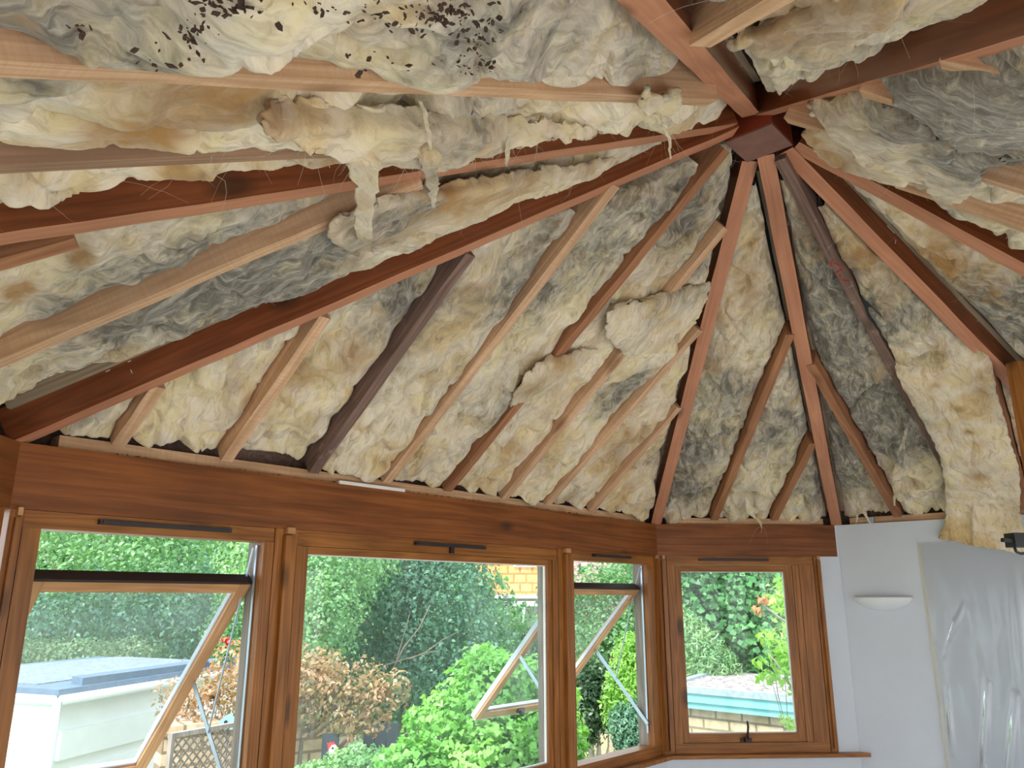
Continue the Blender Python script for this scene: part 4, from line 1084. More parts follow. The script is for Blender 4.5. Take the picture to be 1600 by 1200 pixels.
# red paint marks on the purplish rafter
jo = [o for o in JOBJ if 'purplish' in o['label']][0]
M_REDP = plain('red_marker_paint', (0.45, 0.02, 0.03), 0.6)
Mj = jo.matrix_world.copy()
Mj = WM[jo.name]
Lj = max(v.co.x for v in jo.data.vertices)
bm = bmesh.new()
for (dx, y0_, w_, l_, ang) in ((0.62, -0.012, 0.006, 0.045, 0.5), (0.64, 0.008, 0.005, 0.04, -0.6), (0.68, -0.002, 0.006, 0.035, 1.2), (0.72, -0.01, 0.005, 0.03, 0.2), (0.75, 0.006, 0.005, 0.03, -0.9)):
    b2 = bmesh.new(); box(b2, -l_ / 2, l_ / 2, -w_ / 2, w_ / 2, -0.0028, 0.002)
    b2.transform(Matrix.Translation((Lj - dx, y0_, 0)) @ Matrix.Rotation(ang, 4, 'Z')); me_ = bpy.data.meshes.new('t'); b2.to_mesh(me_); b2.free(); bm.from_mesh(me_)
o = bm_obj('paint_mark', bm, M_REDP, jo, Mj); o['label'] = 'red painted strokes'
# black patch of torn felt showing in the wool right of the purplish rafter
fp = [WF.px(x, y, 0.022) for x, y in ((1345, 462), (1392, 510), (1372, 516), (1356, 495))]
bm = bmesh.new(); vs = [bm.verts.new(p) for p in fp]; vt = [bm.verts.new(p + WF.n * 0.008) for p in fp]
bm.faces.new(vs); bm.faces.new(vt[::-1])
for k in range(4): bm.faces.new((vs[k], vs[(k + 1) % 4], vt[(k + 1) % 4], vt[k]))
tag(bm_obj('felt_scrap', bm, M_BLACK), 'black felt scrap showing in the wool right of the purplish rafter', 'felt scrap')
# dead leaves caught in the top-edge wool: brown flakes nobody could count
bm = bmesh.new(); rr = random.Random(3)
for (cx, cy, sx, sy, nn) in ((350, 12, 45, 16, 60), (300, 55, 20, 20, 25), (690, 25, 75, 25, 110), (740, 60, 40, 40, 50), (560, 20, 60, 25, 20), (480, 20, 40, 20, 12), (740, 105, 25, 12, 18), (250, 90, 60, 30, 15), (130, 45, 30, 10, 8), (600, 100, 60, 20, 14)):
    for q_ in range(nn):
        x, y = rr.gauss(cx, sx * .6), rr.gauss(cy, sy * .6)
        p = Vector(TL.px(x, y, -0.005 + rr.uniform(-.012, .008)))
        s_ = rr.uniform(0.002, 0.0065) * rr.choice((0.5, 0.8, 1.3))
        R = Matrix.Rotation(rr.uniform(0, 6.3), 4, 'Z') @ Matrix.Rotation(rr.uniform(-0.9, 0.9), 4, 'X') @ Matrix.Rotation(rr.uniform(-.9, .9), 4, 'Y')
        pts = [(-1, 0, 0), (-.3, .55, .1), (.5, .45, -.1), (1, .1, .1), (.4, -.5, -.15), (-.4, -.45, .1)]
        vs = [bm.verts.new(p + R @ (Vector(c) * s_)) for c in pts]; bm.faces.new(vs)
o = bm_obj('dead_leaves', bm, plain('dead_leaf', (0.055, 0.028, 0.016), 0.8, var=0.5, scale=40)); md = o.modifiers.new('thickness', 'SOLIDIFY'); md.thickness = 0.0012
tag(o, 'dark brown dead leaf bits stuck in the wool along the top edge', 'dead leaves', kind='stuff')
# crumbs and grit along the plate
bm = bmesh.new()
for q_ in range(260):
    x = rr.uniform(0.3, 3.6); s_ = rr.uniform(0.002, 0.008)
    p = Vector((x, rr.uniform(0.002, 0.028), PLATE + s_ * .5))
    b2 = [bm.verts.new(p + Vector((rr.uniform(-1, 1), rr.uniform(-1, 1), rr.uniform(-.5, .8))) * s_) for _ in range(4)]
    for f_ in ((0, 1, 2), (0, 2, 3), (0, 3, 1), (1, 3, 2)): bm.faces.new([b2[i_] for i_ in f_])
tag(bm_obj('grit', bm, M_DARKSAWN, None, MF), 'dusty grit and crumbs lying along the top of the long beam', 'grit', kind='stuff')
# white filler strip on top of the long beam, grey clip on the white wall plate
bm = bmesh.new(); box(bm, 1.23, 1.60, -0.003, 0.03, PLATE - 0.002, PLATE + 0.012)
tag(bm_obj('filler_strip', bm, M_CHIP, None, MF, bevel=0.002), 'white plasterboard strip left on top of the long beam', 'strip')
bm = bmesh.new(); box(bm, 0.20, 0.24, 0.012, 0.03, PLATE - 0.012, PLATE + 0.042); box(bm, 0.19, 0.25, 0.010, 0.03, PLATE - 0.012, PLATE - 0.004)
tag(bm_obj('metal_clip', bm, M_METAL, None, Mw, bevel=0.002), 'grey metal clip on the timber strip above the white wall', 'clip')
#EXTERIOR#
# ------------------------------------------------------------------ outdoors
GND = -1.35
def ground_mat():
    m, n, l, b = mat('garden_ground')
    t = noise(n, l, mapped(n, l), 0.35, 5); t2 = noise(n, l, mapped(n, l), 14, 5)
    r = ramp(n, [(0.42, (0.11, 0.20, 0.06)), (0.55, (0.42, 0.40, 0.36))]); l.new(t.outputs[0], r.inputs[0])
    r2 = ramp(n, [(0.3, (0.8, 0.8, 0.8)), (0.7, (1.15, 1.15, 1.15))]); l.new(t2.outputs[0], r2.inputs[0])
    l.new(mixc(n, l, 1.0, r.outputs[0], r2.outputs[0], 'MULTIPLY'), b.inputs['Base Color']); b.inputs['Roughness'].default_value = 0.9
    return m
bm = bmesh.new(); box(bm, -45, 45, -40, 70, GND - 0.3, GND)
tag(bm_obj('ground', bm, ground_mat()), kind='structure')
bm = bmesh.new(); box(bm, -14, 14, -22, 1.0, GND, GND + 0.02)
tag(bm_obj('terrace_path', bm, plain('pale_paving', (0.62, 0.60, 0.56), 0.8)), kind='structure')
bm = bmesh.new(); prism(bm, inset(0.16), GND, -0.12); tag(bm_obj('wall_plinth', bm, plain('rendered_plinth', (0.6, 0.57, 0.5), 0.8)), kind='structure')

def leaves(name, blobs, n, size, m, parent, seed, shell=0.5, stretch=1.5, droop=0.3, tint_top=0.25, spread=1.0, tint0=0.3, tints=0.4):
    r = np.random.default_rng(seed)
    vol = np.array([b[1][0] * b[1][1] * b[1][2] for b in blobs]) ** (2 / 3); cnt = np.maximum(1, (n * vol / vol.sum()).astype(int))
    C, D = [], []
    for (c, rad), k in zip(blobs, cnt):
        d = r.normal(size=(k, 3)); d /= np.linalg.norm(d, axis=1)[:, None]
        f = 1 - shell * r.random(k) ** 1.6
        lump = 1 + 0.28 * perlin(d * 2.6 + seed * 1.3 + np.asarray(c))[:, None] + 0.12 * perlin(d * 7 + seed)[:, None]
        C.append(np.asarray(c) + d * f[:, None] * lump * np.asarray(rad)); D.append(d)
    C, D = np.concatenate(C), np.concatenate(D); k = len(C)
    keep = C[:, 2] > GND + 0.02; C, D = C[keep], D[keep]; k = len(C)
    N = D * 0.8 + r.normal(size=(k, 3)) * 0.55 * spread + np.array([0, 0, 0.35]); N /= np.linalg.norm(N, axis=1)[:, None]
    A = r.normal(size=(k, 3)) + D * 0.5 + np.array([0, 0, -droop * 1.5]); A -= N * (A * N).sum(1)[:, None]; A /= np.linalg.norm(A, axis=1)[:, None]
    B = np.cross(N, A); s = size * r.uniform(0.55, 1.25, k)[:, None]; w = s / stretch
    bend = N * s * 0.18
    Vt = np.stack([C - A * s * 0.5, C + B * w * 0.5 + A * s * -0.02 + bend, C + A * s * 0.5 - N * s * 0.12, C - B * w * 0.5 + A * s * -0.02 + bend], 1).reshape(-1, 3)
    f = np.arange(k * 4).reshape(k, 4)
    me = bpy.data.meshes.new(name)
    me.vertices.add(k * 4); me.vertices.foreach_set('co', Vt.reshape(-1).astype(np.float32))
    me.loops.add(k * 4); me.loops.foreach_set('vertex_index', f.reshape(-1).astype(np.int32))
    me.polygons.add(k); me.polygons.foreach_set('loop_start', np.arange(0, k * 4, 4, dtype=np.int32))
    me.update(calc_edges=True)
    t = tint0 + tints * (r.random(k) - 0.3) + 0.45 * perlin(C * 1.6 + seed) + 0.3 * perlin(C * 4.5 + seed)
    add_attrs(me, tint=np.clip(np.repeat(t, 4), 0, 1))
    o = link(name, me, m, parent, Matrix())
    o['kind'] = 'stuff'
    return o
def branch(parent, pts, radii, m, seed=0, name='branch'):
    r = random.Random(seed); bm = bmesh.new()
    P = [Vector(p) for p in pts]; out = [P[0]]
    rad = [radii[0]]
    for i in range(len(P) - 1):
        for t in (0.33, 0.66, 1):
            q = P[i].lerp(P[i + 1], t)
            if t < 1: q = q + Vector((r.uniform(-1, 1), r.uniform(-1, 1), r.uniform(-1, 1))) * 0.04 * (P[i + 1] - P[i]).length
            out.append(q); rad.append(radii[i] + (radii[i + 1] - radii[i]) * t)
    tube(bm, out, rad, 7)
    return bm_obj(name, bm, m, parent, Matrix(), smooth=True)
def plant(name, label, cat, blobs, n, size, m, seed, bark=M_BARK, trunk=None, group=None, trad=0.09, **kw):
    """blobs: (px, py, depth, rx, rz[, ry])"""
    B = []
    for b in blobs:
        c = at_depth(b[0], b[1], b[2]); B.append((c, (b[3], b[5] if len(b) > 5 else b[3] * 0.8, b[4])))
    base = at_depth(*trunk[:3]) if trunk else B[0][0]
    foot = np.array([base[0], base[1], GND])
    e = empty(name, foot, label=label, cat=cat, group=group)
    leaves('foliage', B, n, size, m, e, seed, **kw)
    top = max(B, key=lambda b: b[1][0])[0]
    branch(e, [foot, foot * 0.55 + np.array(top) * 0.45 + np.array([0, 0, -.1]), top], [trad, trad * 0.75, trad * 0.3], bark, seed, 'trunk')
    for k, b in enumerate(B[1:5]):
        branch(e, [foot * 0.5 + np.array(top) * 0.5, b[0]], [trad * 0.5, trad * 0.15], bark, seed + k, 'branch')
    return e
TG = 'trees and tall shrubs beyond the windows'
plant('broadleaf_tree', 'tall mid-green tree filling the top of the left window', 'tree', [(150, 880, 17, 2.6, 2.2), (60, 850, 18, 2.2, 2.0), (300, 860, 17, 2.2, 2.0), (230, 960, 16, 2.4, 1.6), (390, 900, 17.5, 1.6, 2.0), (180, 790, 19, 3.5, 2.0)], 22000, 0.105, L_MID, 1, group=TG)
plant('broadleaf_tree', 'dark blue-green tree low behind the garage roof', 'tree', [(110, 985, 14, 1.5, 1.0), (260, 990, 14.5, 1.5, 1.0), (20, 990, 14, 1.2, .9), (330, 960, 15, 1.1, 1.1)], 14000, 0.08, L_DARK, 2, group=TG)
plant('grey_shrub', 'silvery grey-green shrub just above the garage roof', 'shrub', [(120, 1030, 12.6, 0.8, .32), (200, 1025, 12.8, 0.6, .30), (40, 1030, 12.4, .5, .35)], 3500, 0.06, L_BAY, 3, trad=0.04, tint0=0.75)
plant('broadleaf_tree', 'large blue-green tree in the middle of the wide window', 'tree', [(650, 950, 13, 1.25, 1.2), (690, 900, 13.5, 1.0, 1.0), (600, 890, 13.5, 1.2, 1.0), (560, 960, 13, 1.0, 1.0), (700, 1030, 13, 1.2, .8), (640, 840, 14, 1.5, 1.0), (620, 1060, 13, 1.2, .9)], 22000, 0.075, L_DARK, 4, trunk=(640, 1050, 13), group=TG, tint0=0.4)
plant('broadleaf_tree', 'yellow-green tree at the left of the wide window', 'tree', [(510, 900, 11.5, .75, .8), (500, 970, 11, .6, .6), (560, 880, 12, .6, .5), (430, 900, 12, .9, .8), (400, 970, 12, .7, .7)], 11000, 0.065, L_MID, 5, group=TG, tint0=0.5)
plant('broadleaf_tree', 'loose green tree in front of the orange tiled house', 'tree', [(790, 1010, 16, .9, .8), (735, 960, 16.5, .6, .9), (850, 1005, 15.5, .5, .55), (760, 1050, 15, 1.0, .5), (850, 950, 17, .2, .6)], 8000, 0.085, L_MID, 6, group=TG, tint0=0.3)
plant('broadleaf_tree', 'green tree behind the open narrow window', 'tree', [(940, 950, 14, .8, .8), (990, 970, 13.5, .6, 1.1), (910, 990, 14, .5, .7), (960, 1010, 13, .8, .6), (960, 905, 15, .3, .25)], 9000, 0.075, L_MID, 7, group=TG, tint0=0.25)
bt = [o for o in bpy.data.objects if o.get('label') == 'large blue-green tree in the middle of the wide window'][0]
for k, (a, b, r_) in enumerate((((612, 1050), (672, 945), .03), ((615, 1048), (640, 960), .022), ((600, 1040), (690, 1015), .02), ((640, 1030), (720, 985), .018), ((560, 990), (520, 970), .015))):
    branch(bt, [at_depth(*a, 11.9), at_depth(*b, 11.9)], [r_ * .5, r_ * .2], M_BARK, 80 + k)
# copper-leaved small tree
e = plant('copper_leaved_tree', 'small tree with brown copper leaves behind the left window post', 'tree', [(545, 1085, 8, .48, .34), (450, 1080, 8, .6, .45), (330, 1085, 8, .42, .28), (490, 1050, 8.2, .4, .25), (600, 1080, 7.8, .28, .22), (400, 1040, 8.2, .5, .3), (560, 1130, 7.8, .3, .15), (275, 1090, 8, .22, .22)], 5200, 0.062, L_COPPER, 8, trunk=(480, 1150, 8), trad=0.06, shell=0.9, stretch=2.0, tint0=0.55)
for k, (a, b) in enumerate((((485, 1150), (560, 1090)), ((490, 1140), (520, 1060)), ((482, 1150), (440, 1080)), ((500, 1115), (610, 1080)))):
    branch(e, [at_depth(*a, 8), at_depth(*b, 7.9)], [0.035, 0.008], M_BARK, 60 + k)
# ivy mound
plant('ivy_mound', 'bright green mound of climbing leaves filling the bottom of the wide window', 'shrub', [(770, 1110, 6.2, .40, .42), (720, 1150, 6.0, .40, .32), (830, 1130, 6.3, .38, .45), (650, 1215, 5.7, .30, .24), (780, 1210, 5.8, .55, .35), (850, 1200, 6.0, .35, .4), (760, 1050, 6.5, .2, .2)], 13000, 0.055, L_BRIGHT, 9, shell=0.35, stretch=1.15, trad=0.05, spread=0.8, tint0=0.45)
plant('low_shrub', 'low green shrub at the bottom of the wide window left of the ivy mound', 'shrub', [(560, 1195, 7, .30, .14), (510, 1205, 7, .25, .10), (600, 1200, 6.8, .22, .13)], 2200, 0.05, L_MID, 10, trad=0.02, tint0=0.5)
# plants in the narrow window
e = plant('bay_tree', 'grey-green clipped bay tree on twin pale stems in the narrow window', 'tree', [(925, 1085, 8.4, .26, .34), (915, 1120, 8.3, .22, .28), (940, 1060, 8.6, .22, .22), (950, 1110, 8.4, .15, .2)], 4200, 0.055, L_BAY, 11, bark=M_PALEBARK, trunk=(945, 1150, 8.4), trad=0.035, stretch=1.9)
branch(e, [at_depth(925, 1190, 8.4), at_depth(926, 1120, 8.4)], [0.03, 0.022], M_PALEBARK, 3, 'trunk')
plant('lime_conifer', 'lime green conifer in the narrow window', 'shrub', [(990, 1070, 8, .26, .42), (970, 1100, 7.9, .18, .3), (1005, 1030, 8.1, .2, .25), (985, 1020, 8.2, .12, .2)], 5200, 0.06, L_LIME, 12, stretch=3.0, spread=0.8, trad=0.04, tint0=0.45)
plant('dark_conifer', 'dark green conifer at the foot of the lime green one', 'shrub', [(995, 1150, 7.7, .2, .3), (975, 1140, 7.7, .14, .22)], 3000, 0.05, L_DARK, 13, stretch=2.6, trad=0.03, tint0=0.45)
# hedge and shrubs in the single window
plant('broadleaf_hedge', 'tall hedge of broad round leaves behind the flat-roofed shed', 'hedge', [(1100, 940, 12.5, .8, .75), (1160, 930, 12.5, .8, .8), (1220, 950, 12.5, .8, .9), (1090, 900, 13, .9, .6), (1180, 1000, 12.3, .7, .5), (1240, 900, 13, .8, .7), (1120, 1010, 12.6, .6, .5)], 14000, 0.10, L_HAZEL, 14, trad=0.02, shell=0.4, stretch=1.15, spread=0.7, tint0=0.35)
plant('willow_shrub', 'feathery light green shrub left of the shed roof', 'shrub', [(1080, 1020, 11.9, .35, .5), (1105, 1030, 11.8, .3, .4), (1130, 1045, 11.8, .25, .25), (1070, 980, 12, .2, .3)], 3800, 0.10, L_MID, 15, stretch=4.5, trad=0.03, tint0=0.85, tints=0.5)
ec = plant('creeper', 'bright creeper with some orange leaves hanging at the right of the single window', 'climber', [(1215, 935, 6.6, .13, .10), (1240, 960, 6.6, .16, .2), (1205, 1000, 6.6, .12, .09), (1225, 1030, 6.6, .13, .13), (1205, 1060, 6.5, .12, .07), (1245, 1060, 6.5, .12, .15), (1185, 1035, 6.5, .05, .04), (1235, 1130, 6.4, .1, .06), (1232, 910, 6.7, .12, .07)], 620, 0.08, L_CREEP, 16, stretch=2.2, trad=0.012, tint0=0.3, tints=0.35, shell=0.9)
leaves('orange_leaves', [(at_depth(1192, 938, 6.5), (.05, .05, .03)), (at_depth(1182, 952, 6.5), (.04, .04, .04)), (at_depth(1190, 958, 6.5), (.03, .03, .03))], 26, 0.085, leaf_mat('orange_creeper_leaves', [(0.55, 0.22, 0.10), (0.75, 0.36, 0.18)], 0.4), ec, 17, stretch=2.2, droop=1.5, shell=0.9)['label'] = 'orange leaf cluster'
branch(ec, [at_depth(1250, 985, 6.6), at_depth(1205, 955, 6.5), at_depth(1188, 940, 6.5)], [0.012, 0.009, 0.005], M_PALEBARK, 7)
branch(ec, [at_depth(1250, 1090, 6.5), at_depth(1215, 1040, 6.5), at_depth(1200, 1020, 6.5)], [0.010, 0.007, 0.004], M_PALEBARK, 8)

def brick_mat(name, c1, c2, mortar, scale, bw=0.5, rh=0.25, msz=0.02, offset=0.5, rot=(math.radians(90), 0, 0)):
    m, n, l, b = mat(name)
    br = n.new('ShaderNodeTexBrick'); br.inputs['Color1'].default_value = (*c1, 1); br.inputs['Color2'].default_value = (*c2, 1); br.inputs['Mortar'].default_value = (*mortar, 1)
    br.inputs['Scale'].default_value = scale; br.inputs['Brick Width'].default_value = bw; br.inputs['Row Height'].default_value = rh; br.inputs['Mortar Size'].default_value = msz; br.offset = offset
    l.new(mapped(n, l, rot=rot), br.inputs['Vector'])
    t = noise(n, l, mapped(n, l), 9, 5); r = ramp(n, [(0.3, (0.75, 0.75, 0.75)), (0.7, (1.2, 1.2, 1.2))]); l.new(t.outputs[0], r.inputs[0])
    l.new(mixc(n, l, 1.0, br.outputs['Color'], r.outputs[0], 'MULTIPLY'), b.inputs['Base Color']); b.inputs['Roughness'].default_value = 0.85
    bump(n, l, b, br.outputs['Fac'], -0.4, 0.02)
    return m
M_STONE = brick_mat('buff_stone_blocks', (0.50, 0.38, 0.24), (0.60, 0.47, 0.32), (0.24, 0.18, 0.11), 1.0, 0.34, 0.12, 0.014)
M_TEAL = plain('turquoise_paint', (0.22, 0.62, 0.66), 0.5, var=0.05)
M_FELT = plain('grey_roof_felt', (0.30, 0.36, 0.40), 0.8, var=0.2, scale=20)
M_RENDER = plain('white_render', (0.82, 0.82, 0.80), 0.75, var=0.04)
M_UPVC = plain('white_plastic', (0.85, 0.86, 0.87), 0.35, var=0.02)
M_BLUEFELT = plain('blue_grey_felt', (0.10, 0.15, 0.24), 0.5, var=0.2, scale=8)

def gravel_mat():
    m, n, l, b = mat('leaf_strewn_gravel')
    t = noise(n, l, mapped(n, l, (1, 2.2, 1)), 9, 6, 0.7); r = ramp(n, [(0.47, (0.52, 0.49, 0.48)), (0.53, (0.13, 0.075, 0.07))]); l.new(t.outputs[0], r.inputs[0])
    l.new(r.outputs[0], b.inputs['Base Color']); b.inputs['Roughness'].default_value = 0.9
    return m
# ---- flat-roofed shed with turquoise fascia
zs = EYE - 1.03
A = at_z(1050, 1070, zs); B = at_z(1275, 1089, zs); Cb = at_z(1146, 1041, zs)
ex = (B - A) / np.linalg.norm(B - A); ey = np.array([-ex[1], ex[0], 0]);
dep = (Cb - A) @ ey; cut = (Cb - A) @ ex
Msh = Matrix.Identity(4)
for k, a in enumerate((ex, ey, UP)): Msh.col[k][:3] = a
Msh.col[3][:3] = A
Lsh = np.linalg.norm(B - A) + 1.6
sh = empty('garden_shed', (A[0], A[1], GND), label='low stone shed with turquoise fascia and leaf-strewn flat roof outside the single window', cat='shed')
GZ = GND - zs
bm = bmesh.new(); prism(bm, [(0.12, 0.12), (Lsh, 0.12), (Lsh, dep), (0.12 + cut * 0.95, dep)], GZ, -0.18); bm_obj('stone_wall', bm, M_STONE, sh, Msh)
bm = bmesh.new(); prism(bm, [(0.04, 0.04), (Lsh, 0.04), (Lsh, dep + .05), (cut, dep + .05)], -0.04, -0.005); tag(bm_obj('flat_roof', bm, gravel_mat(), sh, Msh), label='pale gravel roof strewn with dead leaves')
bm = bmesh.new(); prism(bm, [(-0.05, -0.03), (Lsh, -0.03), (Lsh, 0.07), (0.02, 0.07)], -0.075, 0.0); prism(bm, [(-0.05, -0.03), (0.05, -0.02), (cut + 0.06, dep), (cut - 0.04, dep)], -0.10, 0.025)
bm_obj('roof_edge', bm, M_FELT, sh, Msh, bevel=0.012)
for k, (z0, z1, y) in enumerate(((-0.160, -0.077, 0.0), (-0.252, -0.167, 0.02))):
    bm = bmesh.new(); box(bm, -0.02, Lsh, y, y + 0.03, z0, z1); bm_obj('fascia_board', bm, M_TEAL, sh, Msh, bevel=0.004)
bm = bmesh.new(); box(bm, -0.02, Lsh, -0.012, 0.02, -0.176, -0.160); bm_obj('fascia_lip', bm, M_TEAL, sh, Msh, bevel=0.004)

# ---- white garage at the left
zg = EYE - 0.86
P = at_z(90, 1094, zg); Q = at_z(300, 1060, zg); R_ = at_z(0, 1088, zg)
ga = empty('garage', (P[0], P[1], GND), label='white garage with blue-grey flat roof seen through the left window', cat='garage')
d1 = (Q - P) / np.linalg.norm(Q - P); d2 = (R_ - P) / np.linalg.norm(R_ - P)
Q2 = P + d1 * 3.2; R2 = P + d2 * 2.6
inn = (d1 + d2); inn /= np.linalg.norm(inn)
def pri(name, m, pts, z0, z1, parent, bevel=0.0, label=None):
    bm = bmesh.new(); prism(bm, [(p[0], p[1]) for p in pts], z0, z1); o = bm_obj(name, bm, m, parent, bevel=bevel)
    if label: o['label'] = label
    return o
n1 = np.array([d1[1], -d1[0], 0]); n1 *= -np.sign(n1 @ (R_ - P))        # outward of the receding face
n2 = np.array([d2[1], -d2[0], 0]); n2 *= -np.sign(n2 @ (Q - P))
corner = P - n1 * 0.12 - n2 * 0.12
pri('garage_wall', M_RENDER, [corner, corner + d1 * 3.0, corner + d1 * 3.0 + d2 * 2.4, corner + d2 * 2.4], GND, zg, ga)
pri('roof_slab', M_BLUEFELT, [P - n1 * .0 - n2 * .0, Q2, Q2 + d2 * 2.6, R2], zg + 0.03, zg + 0.085, ga, 0.01, 'blue-grey felted roof')
pri('roof_kerb', M_BLUEFELT, [P - n1 * .06 + d1 * .35, Q2 - n1 * .06, Q2 - n1 * .30, P - n1 * .30 + d1 * .5], zg + 0.085, zg + 0.15, ga, 0.01)
pri('roof_gravel', plain('blue_grey_chippings', (0.20, 0.23, 0.28), 0.9, var=0.6, scale=30), [P - n1 * .55 - n2 * .3, Q2 - n1 * .55, Q2 + d2 * 2.2, R2 - n2 * .3], zg + 0.085, zg + 0.095, ga)
for (a, b, n_) in ((P, Q2, n1), (P, R2, n2)):
    bm = bmesh.new(); o_ = n_ * 0.04
    tube(bm, [a + o_ + UP * 0.0, b + o_], [0.042, 0.042], 10); bm_obj('gutter', bm, M_UPVC, ga, smooth=True)
dp = P + n1 * 0.03 + n2 * 0.03
bm = bmesh.new(); tube(bm, [dp, (dp[0], dp[1], GND)], [0.033, 0.033], 10); tag(bm_obj('downpipe', bm, plain('grey_white_pipe', (0.55, 0.62, 0.68), 0.4), ga, smooth=True), label='pale grey downpipe at its corner')
def on_face(t, z, off=0.0): return corner + d1 * t + n1 * off + UP * (z - corner[2])
for nm, t0, t1, z0, z1, off, m_ in (('lintel', 0.05, 3.0, zg - 0.52, zg - 0.28, 0.05, M_RENDER), ('door_frame', 0.28, 2.9, GND, zg - 0.62, 0.02, M_UPVC), ('door', 0.36, 2.8, GND, zg - 0.72, 0.045, M_UPVC)):
    a, b = corner + d1 * t0, corner + d1 * t1
    pri(nm, m_, [a, b, b + n1 * off, a + n1 * off], z0, z1, ga, 0.004)
# trellis and low stone wall beside the garage
wl_ = empty('stone_wall', at_z(365, 1160, GND), label='low buff stone wall with coping behind the trellis', cat='wall'); wl_['kind'] = 'thing'
a, b = at_depth(255, 1150, 7.6), at_depth(545, 1150, 8.6)
dd = (b - a); dd[2] = 0; dl = np.linalg.norm(dd); dd /= dl; Mw_ = Matrix.Identity(4); yy = np.array([-dd[1], dd[0], 0])
for k, v_ in enumerate((dd, yy, UP)): Mw_.col[k][:3] = v_
Mw_.col[3][:3] = (a[0], a[1], GND)
zt = a[2] + 0.02 - GND
bm = bmesh.new(); box(bm, 0, dl, 0, 0.25, 0, zt); bm_obj('block_wall', bm, M_STONE, wl_, Mw_)
bm = bmesh.new(); box(bm, -0.02, dl + .02, -0.04, 0.29, zt, zt + 0.06); bm_obj('coping', bm, M_STONE, wl_, Mw_, bevel=0.008)
tr_ = empty('trellis', at_depth(320, 1190, 6.6), label='diamond trellis panel at the bottom of the left window', cat='trellis')
a, b = at_depth(268, 1180, 6.5), at_depth(392, 1140, 7.2)
dd = b - a; dd[2] = 0; dl = np.linalg.norm(dd); dd /= dl; Mt = Matrix.Identity(4); yy = np.array([-dd[1], dd[0], 0])
for k, v_ in enumerate((dd, yy, UP)): Mt.col[k][:3] = v_
Mt.col[3][:3] = (a[0], a[1], GND)
ht = a[2] + 0.12 - GND; bm = bmesh.new(); stp = 0.075
for s_ in (-1, 1):
    for k in range(-int(ht / stp) - 1, int(dl / stp) + 2):
        x0 = k * stp; p0 = Vector((x0, 0, 0)) if s_ > 0 else Vector((x0 + ht, 0, 0)); p1 = Vector((x0 + ht, 0, ht)) if s_ > 0 else Vector((x0, 0, ht))
        # clip to the panel
        t0, t1 = 0.0, 1.0
        for (pa, pb) in ((p0.x, p1.x),):
            dx = pb - pa
            ta, tb = sorted(((0 - pa) / dx, (dl - pa) / dx)); t0, t1 = max(t0, ta), min(t1, tb)
        if t1 - t0 < 0.02: continue
        tube(bm, [p0.lerp(p1, t0) + Vector((0, 0.006 * s_, 0)), p0.lerp(p1, t1) + Vector((0, 0.006 * s_, 0))], [0.008, 0.008], 4)
bm_obj('lattice', bm, M_WEATHER, tr_, Mt)
bm = bmesh.new(); box(bm, -0.03, dl + 0.03, -0.02, 0.03, ht, ht + 0.035); box(bm, -0.03, 0, -0.02, 0.02, 0, ht); box(bm, dl, dl + .03, -0.02, 0.02, 0, ht); bm_obj('trellis_rail', bm, M_WEATHER, tr_, Mt)
# turquoise bird house on a pole
pb = at_depth(356, 1130, 7.2); bh = empty('bird_house', (pb[0], pb[1], GND), label='small turquoise bird house beside the trellis', cat='bird house')
bm = bmesh.new(); pts = [(-.06, 0), (.06, 0), (.06, .06), (0, .11), (-.06, .06)]
a_ = [bm.verts.new((x, -.05, z)) for x, z in pts]; b_ = [bm.verts.new((x, .05, z)) for x, z in pts]
bm.faces.new(a_); bm.faces.new(b_[::-1])
for k in range(5): bm.faces.new((a_[k], b_[k], b_[(k + 1) % 5], a_[(k + 1) % 5]))
Mb = Matrix.Translation(Vector(pb) - Vector((0, 0, .04))); bm_obj('box', bm, M_TEAL, bh, Mb)
bm = bmesh.new(); bmesh.ops.create_cone(bm, cap_ends=True, segments=14, radius1=.016, radius2=.016, depth=.006); bm.transform(Matrix.Translation((0.0, -.052, .055)) @ Matrix.Rotation(math.radians(90), 4, 'X')); bm_obj('entrance_hole', bm, M_BLACK, bh, Mb)
bm = bmesh.new(); tube(bm, [(pb[0], pb[1], GND), (pb[0], pb[1], pb[2] - .04)], [.018, .018], 8); bm_obj('pole', bm, M_WEATHER, bh)
# red flowers
for k, (x, y, d_, lab) in enumerate(((252, 1042, 10.5, 'red flowers above the garage roof edge, left cluster'), (283, 1040, 10.5, 'red flowers above the garage roof edge, by the open sash'), (355, 1003, 9.5, 'pink-red flower beside the window stay'))):
    c = at_depth(x, y, d_); e = empty('flower_plant', (c[0], c[1], GND), label=lab, cat='flowers', group='red flowers by the garage')
    leaves('petals', [(c, (.07, .05, .05))], 40, 0.055, L_RED, e, 300 + k, shell=1.0, stretch=1.1)
    leaves('foliage', [(c - np.array([0, 0, .12]), (.14, .1, .14))], 160, 0.06, L_MID, e, 310 + k, shell=1.0)
    branch(e, [(c[0], c[1], GND), c], [.012, .006], M_BARK, k, 'stem')
